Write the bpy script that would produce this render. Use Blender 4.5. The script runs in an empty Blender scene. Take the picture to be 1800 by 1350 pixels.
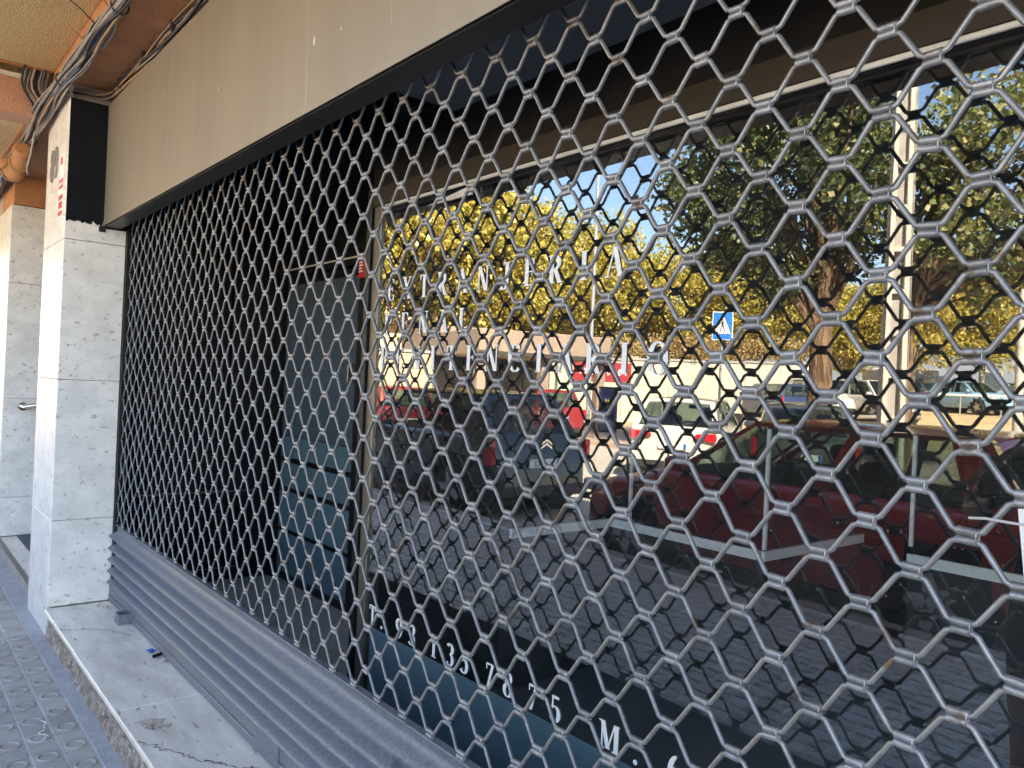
import bpy, bmesh, math, random
import numpy as np
from mathutils import Vector, Matrix

random.seed(7); rng = np.random.default_rng(7)
SC = bpy.context.scene
COL = SC.collection
R_ = math.radians

# ------------------------------------------------------------------ camera
CAM_H = 1.43
yaw, pit, rol = R_(39.5674), R_(0.0276), R_(2.5689)
fw = Vector((-math.cos(yaw) * math.cos(pit), math.sin(yaw) * math.cos(pit), math.sin(pit)))
rt = Vector((math.sin(yaw), math.cos(yaw), 0)); up = rt.cross(fw)
rt2 = math.cos(rol) * rt + math.sin(rol) * up; up2 = -math.sin(rol) * rt + math.cos(rol) * up
cd = bpy.data.cameras.new('camera'); cam = bpy.data.objects.new('camera', cd); COL.objects.link(cam)
cam.matrix_world = Matrix(((rt2.x, up2.x, -fw.x, 0), (rt2.y, up2.y, -fw.y, 0), (rt2.z, up2.z, -fw.z, CAM_H), (0, 0, 0, 1)))
cd.sensor_width = 36; cd.lens = 1368.9 / 1800 * 36; cd.clip_start = 0.02; cd.clip_end = 3000
SC.camera = cam

# ------------------------------------------------------------------ sky, sun, exposure
SUN_EL, SUN_ROT = 40.0, 58.0          # sun stands behind the shop, to the right
w = bpy.data.worlds.new('World'); SC.world = w; w.use_nodes = True
nt = w.node_tree; bg = nt.nodes['Background']
sky = nt.nodes.new('ShaderNodeTexSky'); sky.sky_type = 'NISHITA'; sky.sun_disc = False
sky.sun_elevation = R_(SUN_EL); sky.sun_rotation = R_(SUN_ROT); sky.air_density = 1.0; sky.dust_density = 1.1; sky.ozone_density = 1.0
nt.links.new(sky.outputs[0], bg.inputs[0]); bg.inputs[1].default_value = 0.10
sd = bpy.data.lights.new('sun', 'SUN'); sun = bpy.data.objects.new('sun', sd); COL.objects.link(sun)
sd.energy = 5.0; sd.angle = R_(0.53); sd.color = (1.0, 0.88, 0.70)
sdir = Vector((math.sin(R_(SUN_ROT)) * math.cos(R_(SUN_EL)), math.cos(R_(SUN_ROT)) * math.cos(R_(SUN_EL)), math.sin(R_(SUN_EL))))
sun.rotation_euler = sdir.to_track_quat('Z', 'Y').to_euler()
SC.view_settings.view_transform = 'Standard'; SC.view_settings.look = 'None'
SC.view_settings.exposure = 3.2; SC.view_settings.gamma = 1.0; SC.view_settings.use_curve_mapping = False
SC.render.engine = 'CYCLES'
cy = SC.cycles
cy.use_denoising = True; cy.max_bounces = 9; cy.diffuse_bounces = 4; cy.glossy_bounces = 5; cy.transmission_bounces = 6; cy.transparent_max_bounces = 16
cy.sample_clamp_indirect = 6.0; cy.caustics_reflective = False; cy.caustics_refractive = False

# ------------------------------------------------------------------ materials
MATS = {}
def N(t, kind, **kw):
    n = t.nodes.new(kind)
    for k, v in kw.items(): setattr(n, k, v)
    return n
def mat(name, col, rough=0.6, metal=0.0, col2=None, scale=8.0, detail=6.0, lo=0.35, hi=0.65, bump=0.0, bscale=None, bdist=0.01,
        stretch=(1, 1, 1), spots=None, sscale=40.0, sth=0.68, obj_var=0.0, coat=0.0, spec=0.5, rvar=0.0, bdetail=8.0):
    if name in MATS: return MATS[name]
    m = bpy.data.materials.new(name); m.use_nodes = True; t = m.node_tree
    b = t.nodes['Principled BSDF']; b.inputs['Roughness'].default_value = rough; b.inputs['Metallic'].default_value = metal
    b.inputs['Coat Weight'].default_value = coat; b.inputs['Specular IOR Level'].default_value = spec
    tc = N(t, 'ShaderNodeTexCoord'); mp = N(t, 'ShaderNodeMapping'); mp.inputs['Scale'].default_value = stretch
    geo = N(t, 'ShaderNodeNewGeometry')
    t.links.new(geo.outputs['Position'], mp.inputs['Vector'])
    out = None
    if col2 is not None:
        nz = N(t, 'ShaderNodeTexNoise'); nz.inputs['Scale'].default_value = scale; nz.inputs['Detail'].default_value = detail; nz.inputs['Roughness'].default_value = 0.62
        t.links.new(mp.outputs[0], nz.inputs['Vector'])
        rp = N(t, 'ShaderNodeValToRGB'); rp.color_ramp.elements[0].position = lo; rp.color_ramp.elements[1].position = hi
        rp.color_ramp.elements[0].color = (*col, 1); rp.color_ramp.elements[1].color = (*col2, 1)
        t.links.new(nz.outputs['Fac'], rp.inputs[0]); out = rp.outputs[0]
        if rvar:
            ma = N(t, 'ShaderNodeMath', operation='MULTIPLY_ADD'); ma.inputs[1].default_value = rvar; ma.inputs[2].default_value = rough - rvar / 2
            t.links.new(nz.outputs['Fac'], ma.inputs[0]); t.links.new(ma.outputs[0], b.inputs['Roughness'])
    else:
        rgb = N(t, 'ShaderNodeRGB'); rgb.outputs[0].default_value = (*col, 1); out = rgb.outputs[0]
    if spots is not None:
        n2 = N(t, 'ShaderNodeTexNoise'); n2.inputs['Scale'].default_value = sscale; n2.inputs['Detail'].default_value = 4; n2.inputs['Roughness'].default_value = .7
        t.links.new(mp.outputs[0], n2.inputs['Vector'])
        r2 = N(t, 'ShaderNodeValToRGB'); r2.color_ramp.elements[0].position = sth; r2.color_ramp.elements[1].position = min(sth + .08, 1)
        t.links.new(n2.outputs['Fac'], r2.inputs[0])
        mx = N(t, 'ShaderNodeMixRGB'); mx.inputs[2].default_value = (*spots, 1)
        t.links.new(r2.outputs[0], mx.inputs[0]); t.links.new(out, mx.inputs[1]); out = mx.outputs[0]
    if obj_var:
        oi = N(t, 'ShaderNodeObjectInfo'); mr = N(t, 'ShaderNodeMapRange'); mr.inputs[3].default_value = 1 - obj_var; mr.inputs[4].default_value = 1 + obj_var
        t.links.new(oi.outputs['Random'], mr.inputs[0])
        hs = N(t, 'ShaderNodeHueSaturation'); t.links.new(mr.outputs[0], hs.inputs['Value']); t.links.new(out, hs.inputs['Color']); out = hs.outputs[0]
    t.links.new(out, b.inputs['Base Color'])
    if bump:
        n3 = N(t, 'ShaderNodeTexNoise'); n3.inputs['Scale'].default_value = bscale or scale * 4; n3.inputs['Detail'].default_value = bdetail
        t.links.new(mp.outputs[0], n3.inputs['Vector'])
        bp = N(t, 'ShaderNodeBump'); bp.inputs['Strength'].default_value = bump; bp.inputs['Distance'].default_value = bdist
        t.links.new(n3.outputs['Fac'], bp.inputs['Height']); t.links.new(bp.outputs[0], b.inputs['Normal'])
    MATS[name] = m; return m
def glass(name, tint=(0.75, 0.82, 0.82), k=2.6, base=0.03, rough=0.0, dust=0.0):
    if name in MATS: return MATS[name]
    m = bpy.data.materials.new(name); m.use_nodes = True; t = m.node_tree
    t.nodes.remove(t.nodes['Principled BSDF']); o = t.nodes['Material Output']
    fr = N(t, 'ShaderNodeFresnel'); gb = N(t, 'ShaderNodeNewGeometry'); mi = N(t, 'ShaderNodeMapRange')   # same Fresnel from both sides of a thin pane
    mi.inputs[3].default_value = 1.5; mi.inputs[4].default_value = 1 / 1.5; t.links.new(gb.outputs['Backfacing'], mi.inputs[0]); t.links.new(mi.outputs[0], fr.inputs[0])
    ma = N(t, 'ShaderNodeMath', operation='MULTIPLY_ADD'); ma.use_clamp = True; ma.inputs[1].default_value = k; ma.inputs[2].default_value = base
    tr = N(t, 'ShaderNodeBsdfTransparent'); tr.inputs[0].default_value = (*tint, 1)
    gl = N(t, 'ShaderNodeBsdfGlossy'); gl.inputs['Roughness'].default_value = rough; gl.inputs['Color'].default_value = (1, 1, 1, 1)
    mx = N(t, 'ShaderNodeMixShader')
    t.links.new(fr.outputs[0], ma.inputs[0]); t.links.new(ma.outputs[0], mx.inputs[0]); t.links.new(tr.outputs[0], mx.inputs[1]); t.links.new(gl.outputs[0], mx.inputs[2])
    if dust:     # grime film and dried splash specks on the pane
        geo = N(t, 'ShaderNodeNewGeometry'); n1 = N(t, 'ShaderNodeTexNoise'); n1.inputs['Scale'].default_value = 130; n1.inputs['Detail'].default_value = 3
        n2 = N(t, 'ShaderNodeTexNoise'); n2.inputs['Scale'].default_value = 3.5; n2.inputs['Detail'].default_value = 8
        for n_ in (n1, n2): t.links.new(geo.outputs['Position'], n_.inputs['Vector'])
        r1 = N(t, 'ShaderNodeMapRange'); r1.inputs[1].default_value = .70; r1.inputs[2].default_value = .78; r1.inputs[4].default_value = .30
        r2 = N(t, 'ShaderNodeMapRange'); r2.inputs[1].default_value = .35; r2.inputs[2].default_value = .75; r2.inputs[3].default_value = dust * .3; r2.inputs[4].default_value = dust * 1.6
        t.links.new(n1.outputs['Fac'], r1.inputs[0]); t.links.new(n2.outputs['Fac'], r2.inputs[0])
        ad = N(t, 'ShaderNodeMath', operation='ADD'); ad.use_clamp = True; t.links.new(r1.outputs[0], ad.inputs[0]); t.links.new(r2.outputs[0], ad.inputs[1])
        df = N(t, 'ShaderNodeBsdfDiffuse'); df.inputs[0].default_value = (.55, .55, .54, 1); m3 = N(t, 'ShaderNodeMixShader')
        t.links.new(ad.outputs[0], m3.inputs[0]); t.links.new(mx.outputs[0], m3.inputs[1]); t.links.new(df.outputs[0], m3.inputs[2]); mx = m3
    t.links.new(mx.outputs[0], o.inputs['Surface']); MATS[name] = m; return m
def leafmat(name, cols, trans=0.35):
    m = bpy.data.materials.new(name); m.use_nodes = True; t = m.node_tree
    t.nodes.remove(t.nodes['Principled BSDF']); o = t.nodes['Material Output']
    g = N(t, 'ShaderNodeNewGeometry'); rp = N(t, 'ShaderNodeValToRGB')
    while len(rp.color_ramp.elements) < len(cols): rp.color_ramp.elements.new(0.5)
    for i, (p, c) in enumerate(cols): rp.color_ramp.elements[i].position = p; rp.color_ramp.elements[i].color = (*c, 1)
    t.links.new(g.outputs['Random Per Island'], rp.inputs[0])
    d = N(t, 'ShaderNodeBsdfDiffuse'); tl = N(t, 'ShaderNodeBsdfTranslucent'); gs = N(t, 'ShaderNodeBsdfGlossy'); gs.inputs['Roughness'].default_value = .45
    t.links.new(rp.outputs[0], d.inputs[0]); t.links.new(rp.outputs[0], tl.inputs[0])
    m1 = N(t, 'ShaderNodeMixShader'); m1.inputs[0].default_value = trans
    t.links.new(d.outputs[0], m1.inputs[1]); t.links.new(tl.outputs[0], m1.inputs[2])
    m2 = N(t, 'ShaderNodeMixShader'); m2.inputs[0].default_value = .05
    t.links.new(m1.outputs[0], m2.inputs[1]); t.links.new(gs.outputs[0], m2.inputs[2]); t.links.new(m2.outputs[0], o.inputs['Surface'])
    return m

marble = mat('marble', (.92, .885, .83), .34, 0, (.69, .665, .62), 6.5, 12, .36, .74, .05, 60, .002, (1, 1, 1.5), (.46, .39, .31), 24, .595)
marble_step = mat('marble_step', (.90, .84, .745), .38, 0, (.62, .55, .465), 5, 12, .34, .72, .08, 50, .002, (.8, 2.4, 1), (.40, .30, .23), 13, .60)
galv = mat('galvanised_steel', (.145, .155, .182), .48, .35, (.245, .258, .29), 95, 3, .3, .7, .12, 160, .001, (1, 1, 1), (.10, .105, .12), 3, .66, rvar=.15)
rodmat = mat('galvanised_rod', (.215, .222, .235), .38, .6, (.345, .355, .37), 38, 5, .3, .7, .15, 220, .0008, (1, 1, 1), (.17, .125, .09), 9, .60)
clipmat = mat('galvanised_clip', (.23, .237, .25), .40, .6, (.365, .375, .39), 60, 5, .3, .7, .15, 260, .0008, (1, 1, 1), (.17, .12, .085), 14, .59, obj_var=.18)
fascmat = mat('fascia_paint', (.37, .325, .265), .36, .3, (.29, .26, .22), 2.2, 9, .3, .7, .35, 2.2, .02, (1.6, 1, .22), (.52, .48, .42), 30, .70, rvar=.25, bdetail=3)
stucco = mat('sand_stucco', (.90, .70, .38), .95, 0, (.66, .47, .22), 95, 4, .35, .65, 1.0, 110, .02)
brown = mat('brown_stucco', (.60, .29, .13), .9, 0, (.44, .20, .09), 7, 8, .3, .7, .7, 120, .012)
rose = mat('rose_stucco', (.60, .34, .23), .92, 0, (.47, .25, .16), 60, 5, .3, .7, .8, 120, .012)
black = mat('black_paint', (.006, .0075, .011), .8, 0, (.011, .012, .015), 9, 8, .35, .7, .05, 40, .002, spots=(.05, .05, .055), sscale=30, sth=.78, spec=.15)
blackm = mat('black_metal', (.005, .0055, .0065), .4, .2, (.01, .0105, .012), 6, 6)
slate = mat('slate_panel', (.06, .08, .094), .35, .0, (.072, .093, .108), 3, 6, rvar=.1)
teal = mat('frosted_film', (.075, .13, .158), .42, 0, (.088, .148, .175), 2.5, 6, spots=(.17, .24, .27), sscale=60, sth=.74)
alu = mat('bronze_aluminium', (.22, .205, .175), .36, .6, (.155, .145, .125), 12, 6, stretch=(1, 1, .1))
framem = mat('dark_bronze', (.045, .036, .030), .4, .4, (.062, .052, .044), 5, 6, stretch=(.1, 1, 1))
whitetrim = mat('white_trim', (.74, .73, .69), .45, 0, (.58, .56, .52), 14, 6)
vinyl = mat('white_vinyl', (.96, .96, .96), .5)
concrete = mat('concrete', (.40, .37, .33), .9, 0, (.28, .255, .23), 5, 10, .3, .7, .5, 60, .006, spots=(.16, .145, .13), sscale=8, sth=.66)
mortar = mat('blue_grey_mortar', (.30, .305, .33), .9, 0, (.43, .435, .45), 16, 8, .3, .7, .7, 70, .006)
rubble = mat('broken_mortar', (.44, .38, .31), .95, 0, (.20, .15, .12), 26, 8, .35, .65, 1.0, 60, .02, spots=(.62, .58, .50), sscale=20, sth=.58)
tilem = mat('pavement_tile', (.315, .295, .27), .8, 0, (.43, .405, .375), 7, 9, .3, .7, .15, 140, .002, spots=(.44, .47, .50), sscale=24, sth=.70, obj_var=.10)
groutm = mat('dusty_joint', (.66, .66, .66), .95, 0, (.50, .50, .50), 30, 6, .3, .7, .5, 90, .004)
asphalt = mat('pale_worn_asphalt', (.40, .36, .30), .9, 0, (.50, .45, .37), 3, 10, .3, .7, .6, 220, .006)
kerbm = mat('kerb_granite', (.36, .35, .33), .85, 0, (.26, .25, .24), 30, 6, .3, .7, .3, 120, .004, obj_var=.08)
sand = mat('sandy_ground', (.56, .41, .21), .97, 0, (.43, .31, .16), .8, 10, .3, .7, .6, 30, .03)
paver = mat('warm_paving', (.46, .34, .25), .9, 0, (.38, .29, .22), 2, 8)
roadpaint = mat('road_paint', (.72, .71, .68), .7, 0, (.55, .54, .51), 9, 8)
bark = mat('bark', (.26, .165, .09), .95, 0, (.07, .04, .024), 15, 6, .4, .6, 1.0, 17, .09, (1, 1, .14))
barkpale = mat('plane_bark', (.42, .37, .27), .9, 0, (.25, .21, .14), 5, 6, .4, .6, .4, 20, .02, (1, 1, .5))
concpole = mat('concrete_pole', (.55, .51, .43), .9, 0, (.43, .40, .34), 6, 8, .3, .7, .4, 60, .006)
galvpost = mat('grey_post', (.40, .42, .42), .45, .5)
winglass = glass('shop_glass', (.95, .97, .97), 1.65, .035, 0.0, .010)
carglass = glass('car_glass', (.42, .50, .47), .8, .01)
rubber = mat('tyre_rubber', (.018, .018, .019), .8)
rimm = mat('alloy_rim', (.52, .52, .53), .3, .8)
plastic = mat('black_plastic', (.022, .022, .024), .5)
seatm = mat('car_seat', (.035, .036, .04), .85)
redlens = mat('red_lens', (.50, .012, .02), .15, 0, coat=.6)
whitelens = mat('clear_lens', (.72, .72, .70), .12, 0, coat=.6)
amber = mat('amber_lens', (.75, .30, .03), .2)
chrome = mat('chrome', (.75, .76, .78), .12, 1.0)
platem = mat('number_plate', (.80, .80, .78), .4)
eublue = mat('plate_blue', (.02, .10, .42), .4)
ink = mat('black_ink', (.015, .015, .016), .6)
def paint(name, c, rough=.28): return mat(name, c, rough, 0.0, tuple(x * .93 for x in c), 1.5, 4, coat=.7)
whitewall = mat('pale_painted_wall', (.55, .50, .39), .85, 0, (.45, .41, .32), 1.3, 9, .35, .7, .2, 40, .01, spots=(.30, .40, .27), sscale=1.1, sth=.60)
leaf_far = leafmat('plane_leaves', [(0, (.20, .22, .035)), (.35, (.42, .37, .06)), (.72, (.64, .52, .09)), (.92, (.72, .56, .13)), (1, (.42, .22, .07))], .42)
leaf_near = leafmat('poplar_leaves', [(0, (.035, .055, .014)), (.45, (.085, .115, .03)), (.80, (.16, .18, .05)), (1, (.30, .26, .09))], .32)
leaf_right = leafmat('pale_leaves', [(0, (.10, .135, .03)), (.5, (.19, .215, .055)), (.85, (.31, .30, .10)), (1, (.45, .38, .16))], .35)
leaf_dry = leafmat('dry_creeper', [(0, (.20, .12, .05)), (.4, (.42, .28, .11)), (.8, (.28, .24, .08)), (1, (.50, .38, .18))], .2)

# ------------------------------------------------------------------ helpers
def link(o, parent=None):
    COL.objects.link(o)
    if parent is not None: o.parent = parent
    return o
def tag(o, label=None, cat=None, group=None, kind=None):
    if label: o['label'] = label
    if cat: o['category'] = cat
    if group: o['group'] = group
    if kind: o['kind'] = kind
    return o
def thing(name, label, cat, loc=(0, 0, 0), rz=0.0, group=None):
    o = bpy.data.objects.new(name, None); o.location = loc; o.rotation_euler = (0, 0, rz); o.empty_display_size = .1
    return tag(link(o), label, cat, group)
class MB:
    def __init__(s): s.v = []; s.f = []; s.m = []
    def add(s, vs, fs, mi=0):
        n = len(s.v); s.v += [tuple(p) for p in vs]; s.f += [tuple(i + n for i in f) for f in fs]; s.m += [mi] * len(fs); return s
    def box(s, x0, x1, y0, y1, z0, z1, mi=0):
        vs = [(x, y, z) for z in (z0, z1) for y in (y0, y1) for x in (x0, x1)]
        return s.add(vs, [(0, 2, 3, 1), (4, 5, 7, 6), (0, 1, 5, 4), (2, 6, 7, 3), (0, 4, 6, 2), (1, 3, 7, 5)], mi)
    def bbox(s, x0, x1, y0, y1, z0, z1, b=.004, mi=0):
        b = min(b, (x1 - x0) * .45, (y1 - y0) * .45, (z1 - z0) * .45)
        bm = bmesh.new(); bmesh.ops.create_cube(bm, size=1)
        for v in bm.verts: v.co = Vector(((x0 + x1) / 2 + v.co.x * (x1 - x0), (y0 + y1) / 2 + v.co.y * (y1 - y0), (z0 + z1) / 2 + v.co.z * (z1 - z0)))
        bmesh.ops.bevel(bm, geom=bm.edges[:], offset=b, segments=1, affect='EDGES')
        bm.verts.index_update()
        s.add([v.co[:] for v in bm.verts], [[v.index for v in f.verts] for f in bm.faces], mi); bm.free(); return s
    def tube(s, pts, rad, n=8, mi=0, cap=True):
        pts = [Vector(p) for p in pts]; k = len(pts)
        rads = rad if isinstance(rad, (list, tuple)) else [rad] * k
        t0 = (pts[1] - pts[0]).normalized(); ref = Vector((0, 0, 1)) if abs(t0.z) < .9 else Vector((1, 0, 0))
        nrm = t0.cross(ref).normalized(); vs = []
        for i, p in enumerate(pts):
            t = (pts[min(i + 1, k - 1)] - pts[max(i - 1, 0)])
            if t.length < 1e-9: t = t0
            t.normalize(); nrm = (nrm - t * nrm.dot(t)).normalized(); bn = t.cross(nrm)
            for j in range(n):
                a = 2 * math.pi * j / n; vs.append(p + (nrm * math.cos(a) + bn * math.sin(a)) * rads[i])
        fs = [(i * n + j, i * n + (j + 1) % n, (i + 1) * n + (j + 1) % n, (i + 1) * n + j) for i in range(k - 1) for j in range(n)]
        if cap: fs += [tuple(range(n - 1, -1, -1)), tuple((k - 1) * n + j for j in range(n))]
        return s.add(vs, fs, mi)
    def cyl(s, p0, p1, r, n=16, mi=0): return s.tube([p0, p1], r, n, mi)
    def prism(s, poly, d0, d1, axis='y', mi=0):
        # poly = [(a, b)] extruded along axis
        def P(a, b, d): return {'y': (a, d, b), 'x': (d, a, b), 'z': (a, b, d)}[axis]
        n = len(poly); vs = [P(a, b, d0) for a, b in poly] + [P(a, b, d1) for a, b in poly]
        fs = [tuple(range(n)), tuple(range(2 * n - 1, n - 1, -1))] + [(i, (i + 1) % n, n + (i + 1) % n, n + i) for i in range(n)]
        return s.add(vs, fs, mi)
    def build(s, name, mats, parent=None, smooth=False, loc=None):
        me = bpy.data.meshes.new(name); me.from_pydata(s.v, [], s.f)
        for m in (mats if isinstance(mats, (list, tuple)) else [mats]): me.materials.append(m)
        if any(s.m): me.polygons.foreach_set('material_index', s.m)
        bm = bmesh.new(); bm.from_mesh(me); bmesh.ops.recalc_face_normals(bm, faces=bm.faces[:]); bm.to_mesh(me); bm.free()
        if smooth:
            me.polygons.foreach_set('use_smooth', [True] * len(me.polygons))
            if smooth != 'all': me.set_sharp_from_angle(angle=R_(40))
        o = bpy.data.objects.new(name, me)
        if loc: o.location = loc
        return link(o, parent)
def inst(src, parent=None, loc=None, rot=None, scale=None):
    o = src.copy()
    if loc is not None: o.location = loc
    if rot is not None: o.rotation_euler = rot
    if scale is not None: o.scale = scale
    COL.objects.link(o)
    if parent is not None: o.parent = parent
    return o
def copy_tree(o, parent=None):
    c = o.copy(); COL.objects.link(c); c.parent = parent
    for ch in list(o.children): copy_tree(ch, c)
    return c
def B(name, m, parent, *a, b=0.0, **k):
    mb = MB(); (mb.bbox(*a, b=b) if b else mb.box(*a)); return mb.build(name, m, parent)

# ------------------------------------------------------------------ the ground, the road, the pavement
def gz(y):
    ks = [(-200, 1.5), (-60, 1.5), (-41, 1.15), (-31, .95), (-23, .12), (-15, -.06), (-11.5, -.105), (-2, -.105), (60, -.105)]
    for (a, za), (b, zb) in zip(ks, ks[1:]):
        if a <= y <= b:
            t = (y - a) / (b - a); t = t * t * (3 - 2 * t); return za + (zb - za) * t
    return ks[0][1] if y < -200 else ks[-1][1]
mb = MB(); ys = [-900, -400, -200, -120] + list(np.arange(-60, -8, 1.5)) + [-6, -3, 0, 20, 200]; xs = [-900, -300, -120] + list(range(-60, 41, 10)) + [100, 400, 900]
vs = [(x, y, gz(y) - .02) for y in ys for x in xs]; nx = len(xs)
mb.add(vs, [(j * nx + i, j * nx + i + 1, (j + 1) * nx + i + 1, (j + 1) * nx + i) for j in range(len(ys) - 1) for i in range(nx - 1)])
tag(mb.build('ground', sand, None, True), kind='structure')
mb = MB(); ys = [-12.2, -11, -9, -6, -3, -2.28]; xs = list(range(-120, 81, 10)); nx = len(xs)
mb.add([(x, y, gz(y) - .004) for y in ys for x in xs], [(j * nx + i, j * nx + i + 1, (j + 1) * nx + i + 1, (j + 1) * nx + i) for j in range(len(ys) - 1) for i in range(nx - 1)])
tag(mb.build('road', asphalt, None), kind='structure')
mb = MB(); ys = [-18.5, -16, -14, -12.2]; nx = len(xs)
mb.add([(x, y, gz(y) + .10) for y in ys for x in xs], [(j * nx + i, j * nx + i + 1, (j + 1) * nx + i + 1, (j + 1) * nx + i) for j in range(len(ys) - 1) for i in range(nx - 1)])
mb.add([(x, y, z) for x in (-120, 80) for y, z in ((-12.2, gz(-12.2) + .10), (-12.2, gz(-12.2) - .1))], [(0, 1, 3, 2)])
tag(mb.build('far_pavement', paver, None), kind='structure')
# bay lines of the slanted parking row
for k in range(9):
    x0 = -19.6 + k * 2.62; mk = MB()
    mk.add([(x0, -11.6, gz(-11.6)), (x0 + .1, -11.6, gz(-11.6)), (x0 + 2.45, -7.2, gz(-7.2)), (x0 + 2.35, -7.2, gz(-7.2))], [(0, 1, 2, 3)])
    tag(mk.build('parking_line', roadpaint, None), kind='structure')
# near pavement: bed + tiles
PV0, PV1 = -2.14, .70
pav = tag(MB().box(-34, 8, PV0, .86, -.14, -.0055).build('pavement', groutm, None), kind='structure')
B('mortar_strip', mortar, pav, -34, 8, .704, .80, -.0055, .002)
def tile_mesh(nm, pads=1):
    mb = MB(); L, Wd = .177, .0955
    def pad(x0, x1):
        b = .004; mb.add([(x0, 0, -.012), (x1, 0, -.012), (x1, Wd, -.012), (x0, Wd, -.012), (x0 + b, b, 0), (x1 - b, b, 0), (x1 - b, Wd - b, 0), (x0 + b, Wd - b, 0)],
                         [(4, 5, 6, 7), (0, 1, 5, 4), (1, 2, 6, 5), (2, 3, 7, 6), (3, 0, 4, 7)])
    pad(0, .085); pad(.0905, .1755)
    n = 14; cx, cy_ = .043, Wd / 2; rv = []
    for ri, z in ((.038, .0002), (.0345, .0045), (.0305, .0045), (.027, .0002)):
        rv += [(cx + ri * math.cos(2 * math.pi * i / n), cy_ + ri * math.sin(2 * math.pi * i / n), z) for i in range(n)]
    mb.add(rv, [(k * n + i, k * n + (i + 1) % n, (k + 1) * n + (i + 1) % n, (k + 1) * n + i) for k in range(3) for i in range(n)])
    return mb
tm = tile_mesh('tile'); cells = []
j = 0; y = .70 - .098
while y > PV0 - .01:
    off = (j % 3) * .033 + (.02 if j % 2 else 0)
    for i in range(-46, 34): cells.append((i * .1795 + off - .8, y))
    y -= .0985; j += 1
vis = lambda x, y: (x < -2.2 and x > -6.2 and y > .25)
far_ = [(x, y) for x, y in cells]
near_ = sorted([c for c in far_ if vis(*c)], key=lambda c: math.hypot(c[0], c[1] - .4))[:110]
near_ += sorted([c for c in far_ if -2.2 < c[0] < -.3 and c[1] < -.1], key=lambda c: math.hypot(c[0] + 1.2, c[1] + .4))[:185]
nset = set(near_); t0 = None
for (x, y) in near_:
    if t0 is None: t0 = tm.build('paving_tile', tilem, pav); o = t0
    else: o = inst(t0, pav)
    o.location = (x, y, random.uniform(-.0015, .0015)); o.rotation_euler = (random.gauss(0, .003), random.gauss(0, .003), random.gauss(0, .003))
big = MB()
for (x, y) in far_:
    if (x, y) in nset: continue
    dz = random.uniform(-.0015, .0015)
    big.add([(a + x, b + y, c + dz) for a, b, c in tm.v], tm.f)
tag(big.build('paving_tiles_beyond', tilem, pav), kind='stuff')
kerb = tag(MB().box(-34, 8, -2.29, -2.145, -.3, -.03).build('kerb', kerbm, None), kind='structure')
k0 = None
for i in range(40):
    if k0 is None: k0 = MB().bbox(0, .99, -2.30, -2.142, -.2, .003, b=.012).build('kerb_stone', kerbm, kerb); o = k0
    else: o = inst(k0, kerb)
    o.location = (-32 + i * 1.0, random.gauss(0, .002), random.gauss(0, .002))

# ------------------------------------------------------------------ the shop building
Gy = 1.42                                   # outer face of the window glass
bld = thing('shop_building', 'shop building with white marble pillars, brown stucco eaves and dark recessed shopfront', 'building', (-2, 1.5, 0))
BO = Vector((-2, 1.5, 0))
bld.location = (0, 0, 0)
def panels(parent, spec, z0, cuts, z1, seedo):
    zs = [z0] + [c for c in cuts if z0 < c < z1] + [z1]
    for a, b_ in zip(zs, zs[1:]):
        x0, x1, y0, y1 = spec
        MB().bbox(x0, x1, y0, y1, a + .0012, b_ - .0012, b=.0022).build('marble_panel', marble, parent)
CUT = [.606, 1.35, 2.09]
pil = MB().box(-5.255, -4.68, .785, 1.07, 0, 2.98).build('pillar', concrete, bld)
panels(pil, (-5.27, -4.681, .763, .784), 0.0, CUT, 2.90, 1)        # street face
panels(pil, (-4.6795, -4.66, .7645, 1.062), .152, CUT, 2.21, 2)    # side face
panels(pil, (-5.272, -5.256, .7855, 1.062), .152, CUT, 2.90, 3)
# black painted upper side of the pillar, ragged lower edge
bp = [(.768, 2.83), (.965, 2.83)]
n = 26; low = []
for i in range(n + 1):
    t = i / n; low.append((.965 - t * .197, 2.187 + random.uniform(-.006, .006) + (.012 if random.random() < .15 else 0)))
MB().prism(bp + low, -4.659, -4.655, 'x').build('black_panel', black, pil)
MB().bbox(-4.6795, -4.6595, .7645, 1.062, 2.212, 2.83, b=.002).build('marble_panel', marble, pil)
pil2 = MB().box(-7.5, -6.87, .80, 2.4, 0, 2.60).build('pillar', concrete, bld)
panels(pil2, (-7.5, -6.871, .775, .799), 0.0, [.58, 1.32, 2.06], 2.60, 4)
panels(pil2, (-6.869, -6.85, .776, 1.40), .13, [.42, 1.16, 2.02], 2.60, 5)
panels(pil2, (-6.869, -6.85, 1.402, 2.0), .13, [.42, 1.16, 2.02], 2.60, 5)
MB().box(-7.5, -6.851, .79, 2.4, 2.605, 3.3).build('orange_wall', brown, bld)
# grab rail on the far pillar
hr = MB(); hr.tube([(-6.845, .90, 1.10), (-6.77, .90, 1.10), (-6.765, .93, 1.105), (-6.765, 1.35, 1.19)], .014, 10); hr.cyl((-6.85, .90, 1.10), (-6.838, .90, 1.10), .03, 16)
hr.build('grab_rail', chrome, bld, True)
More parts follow.
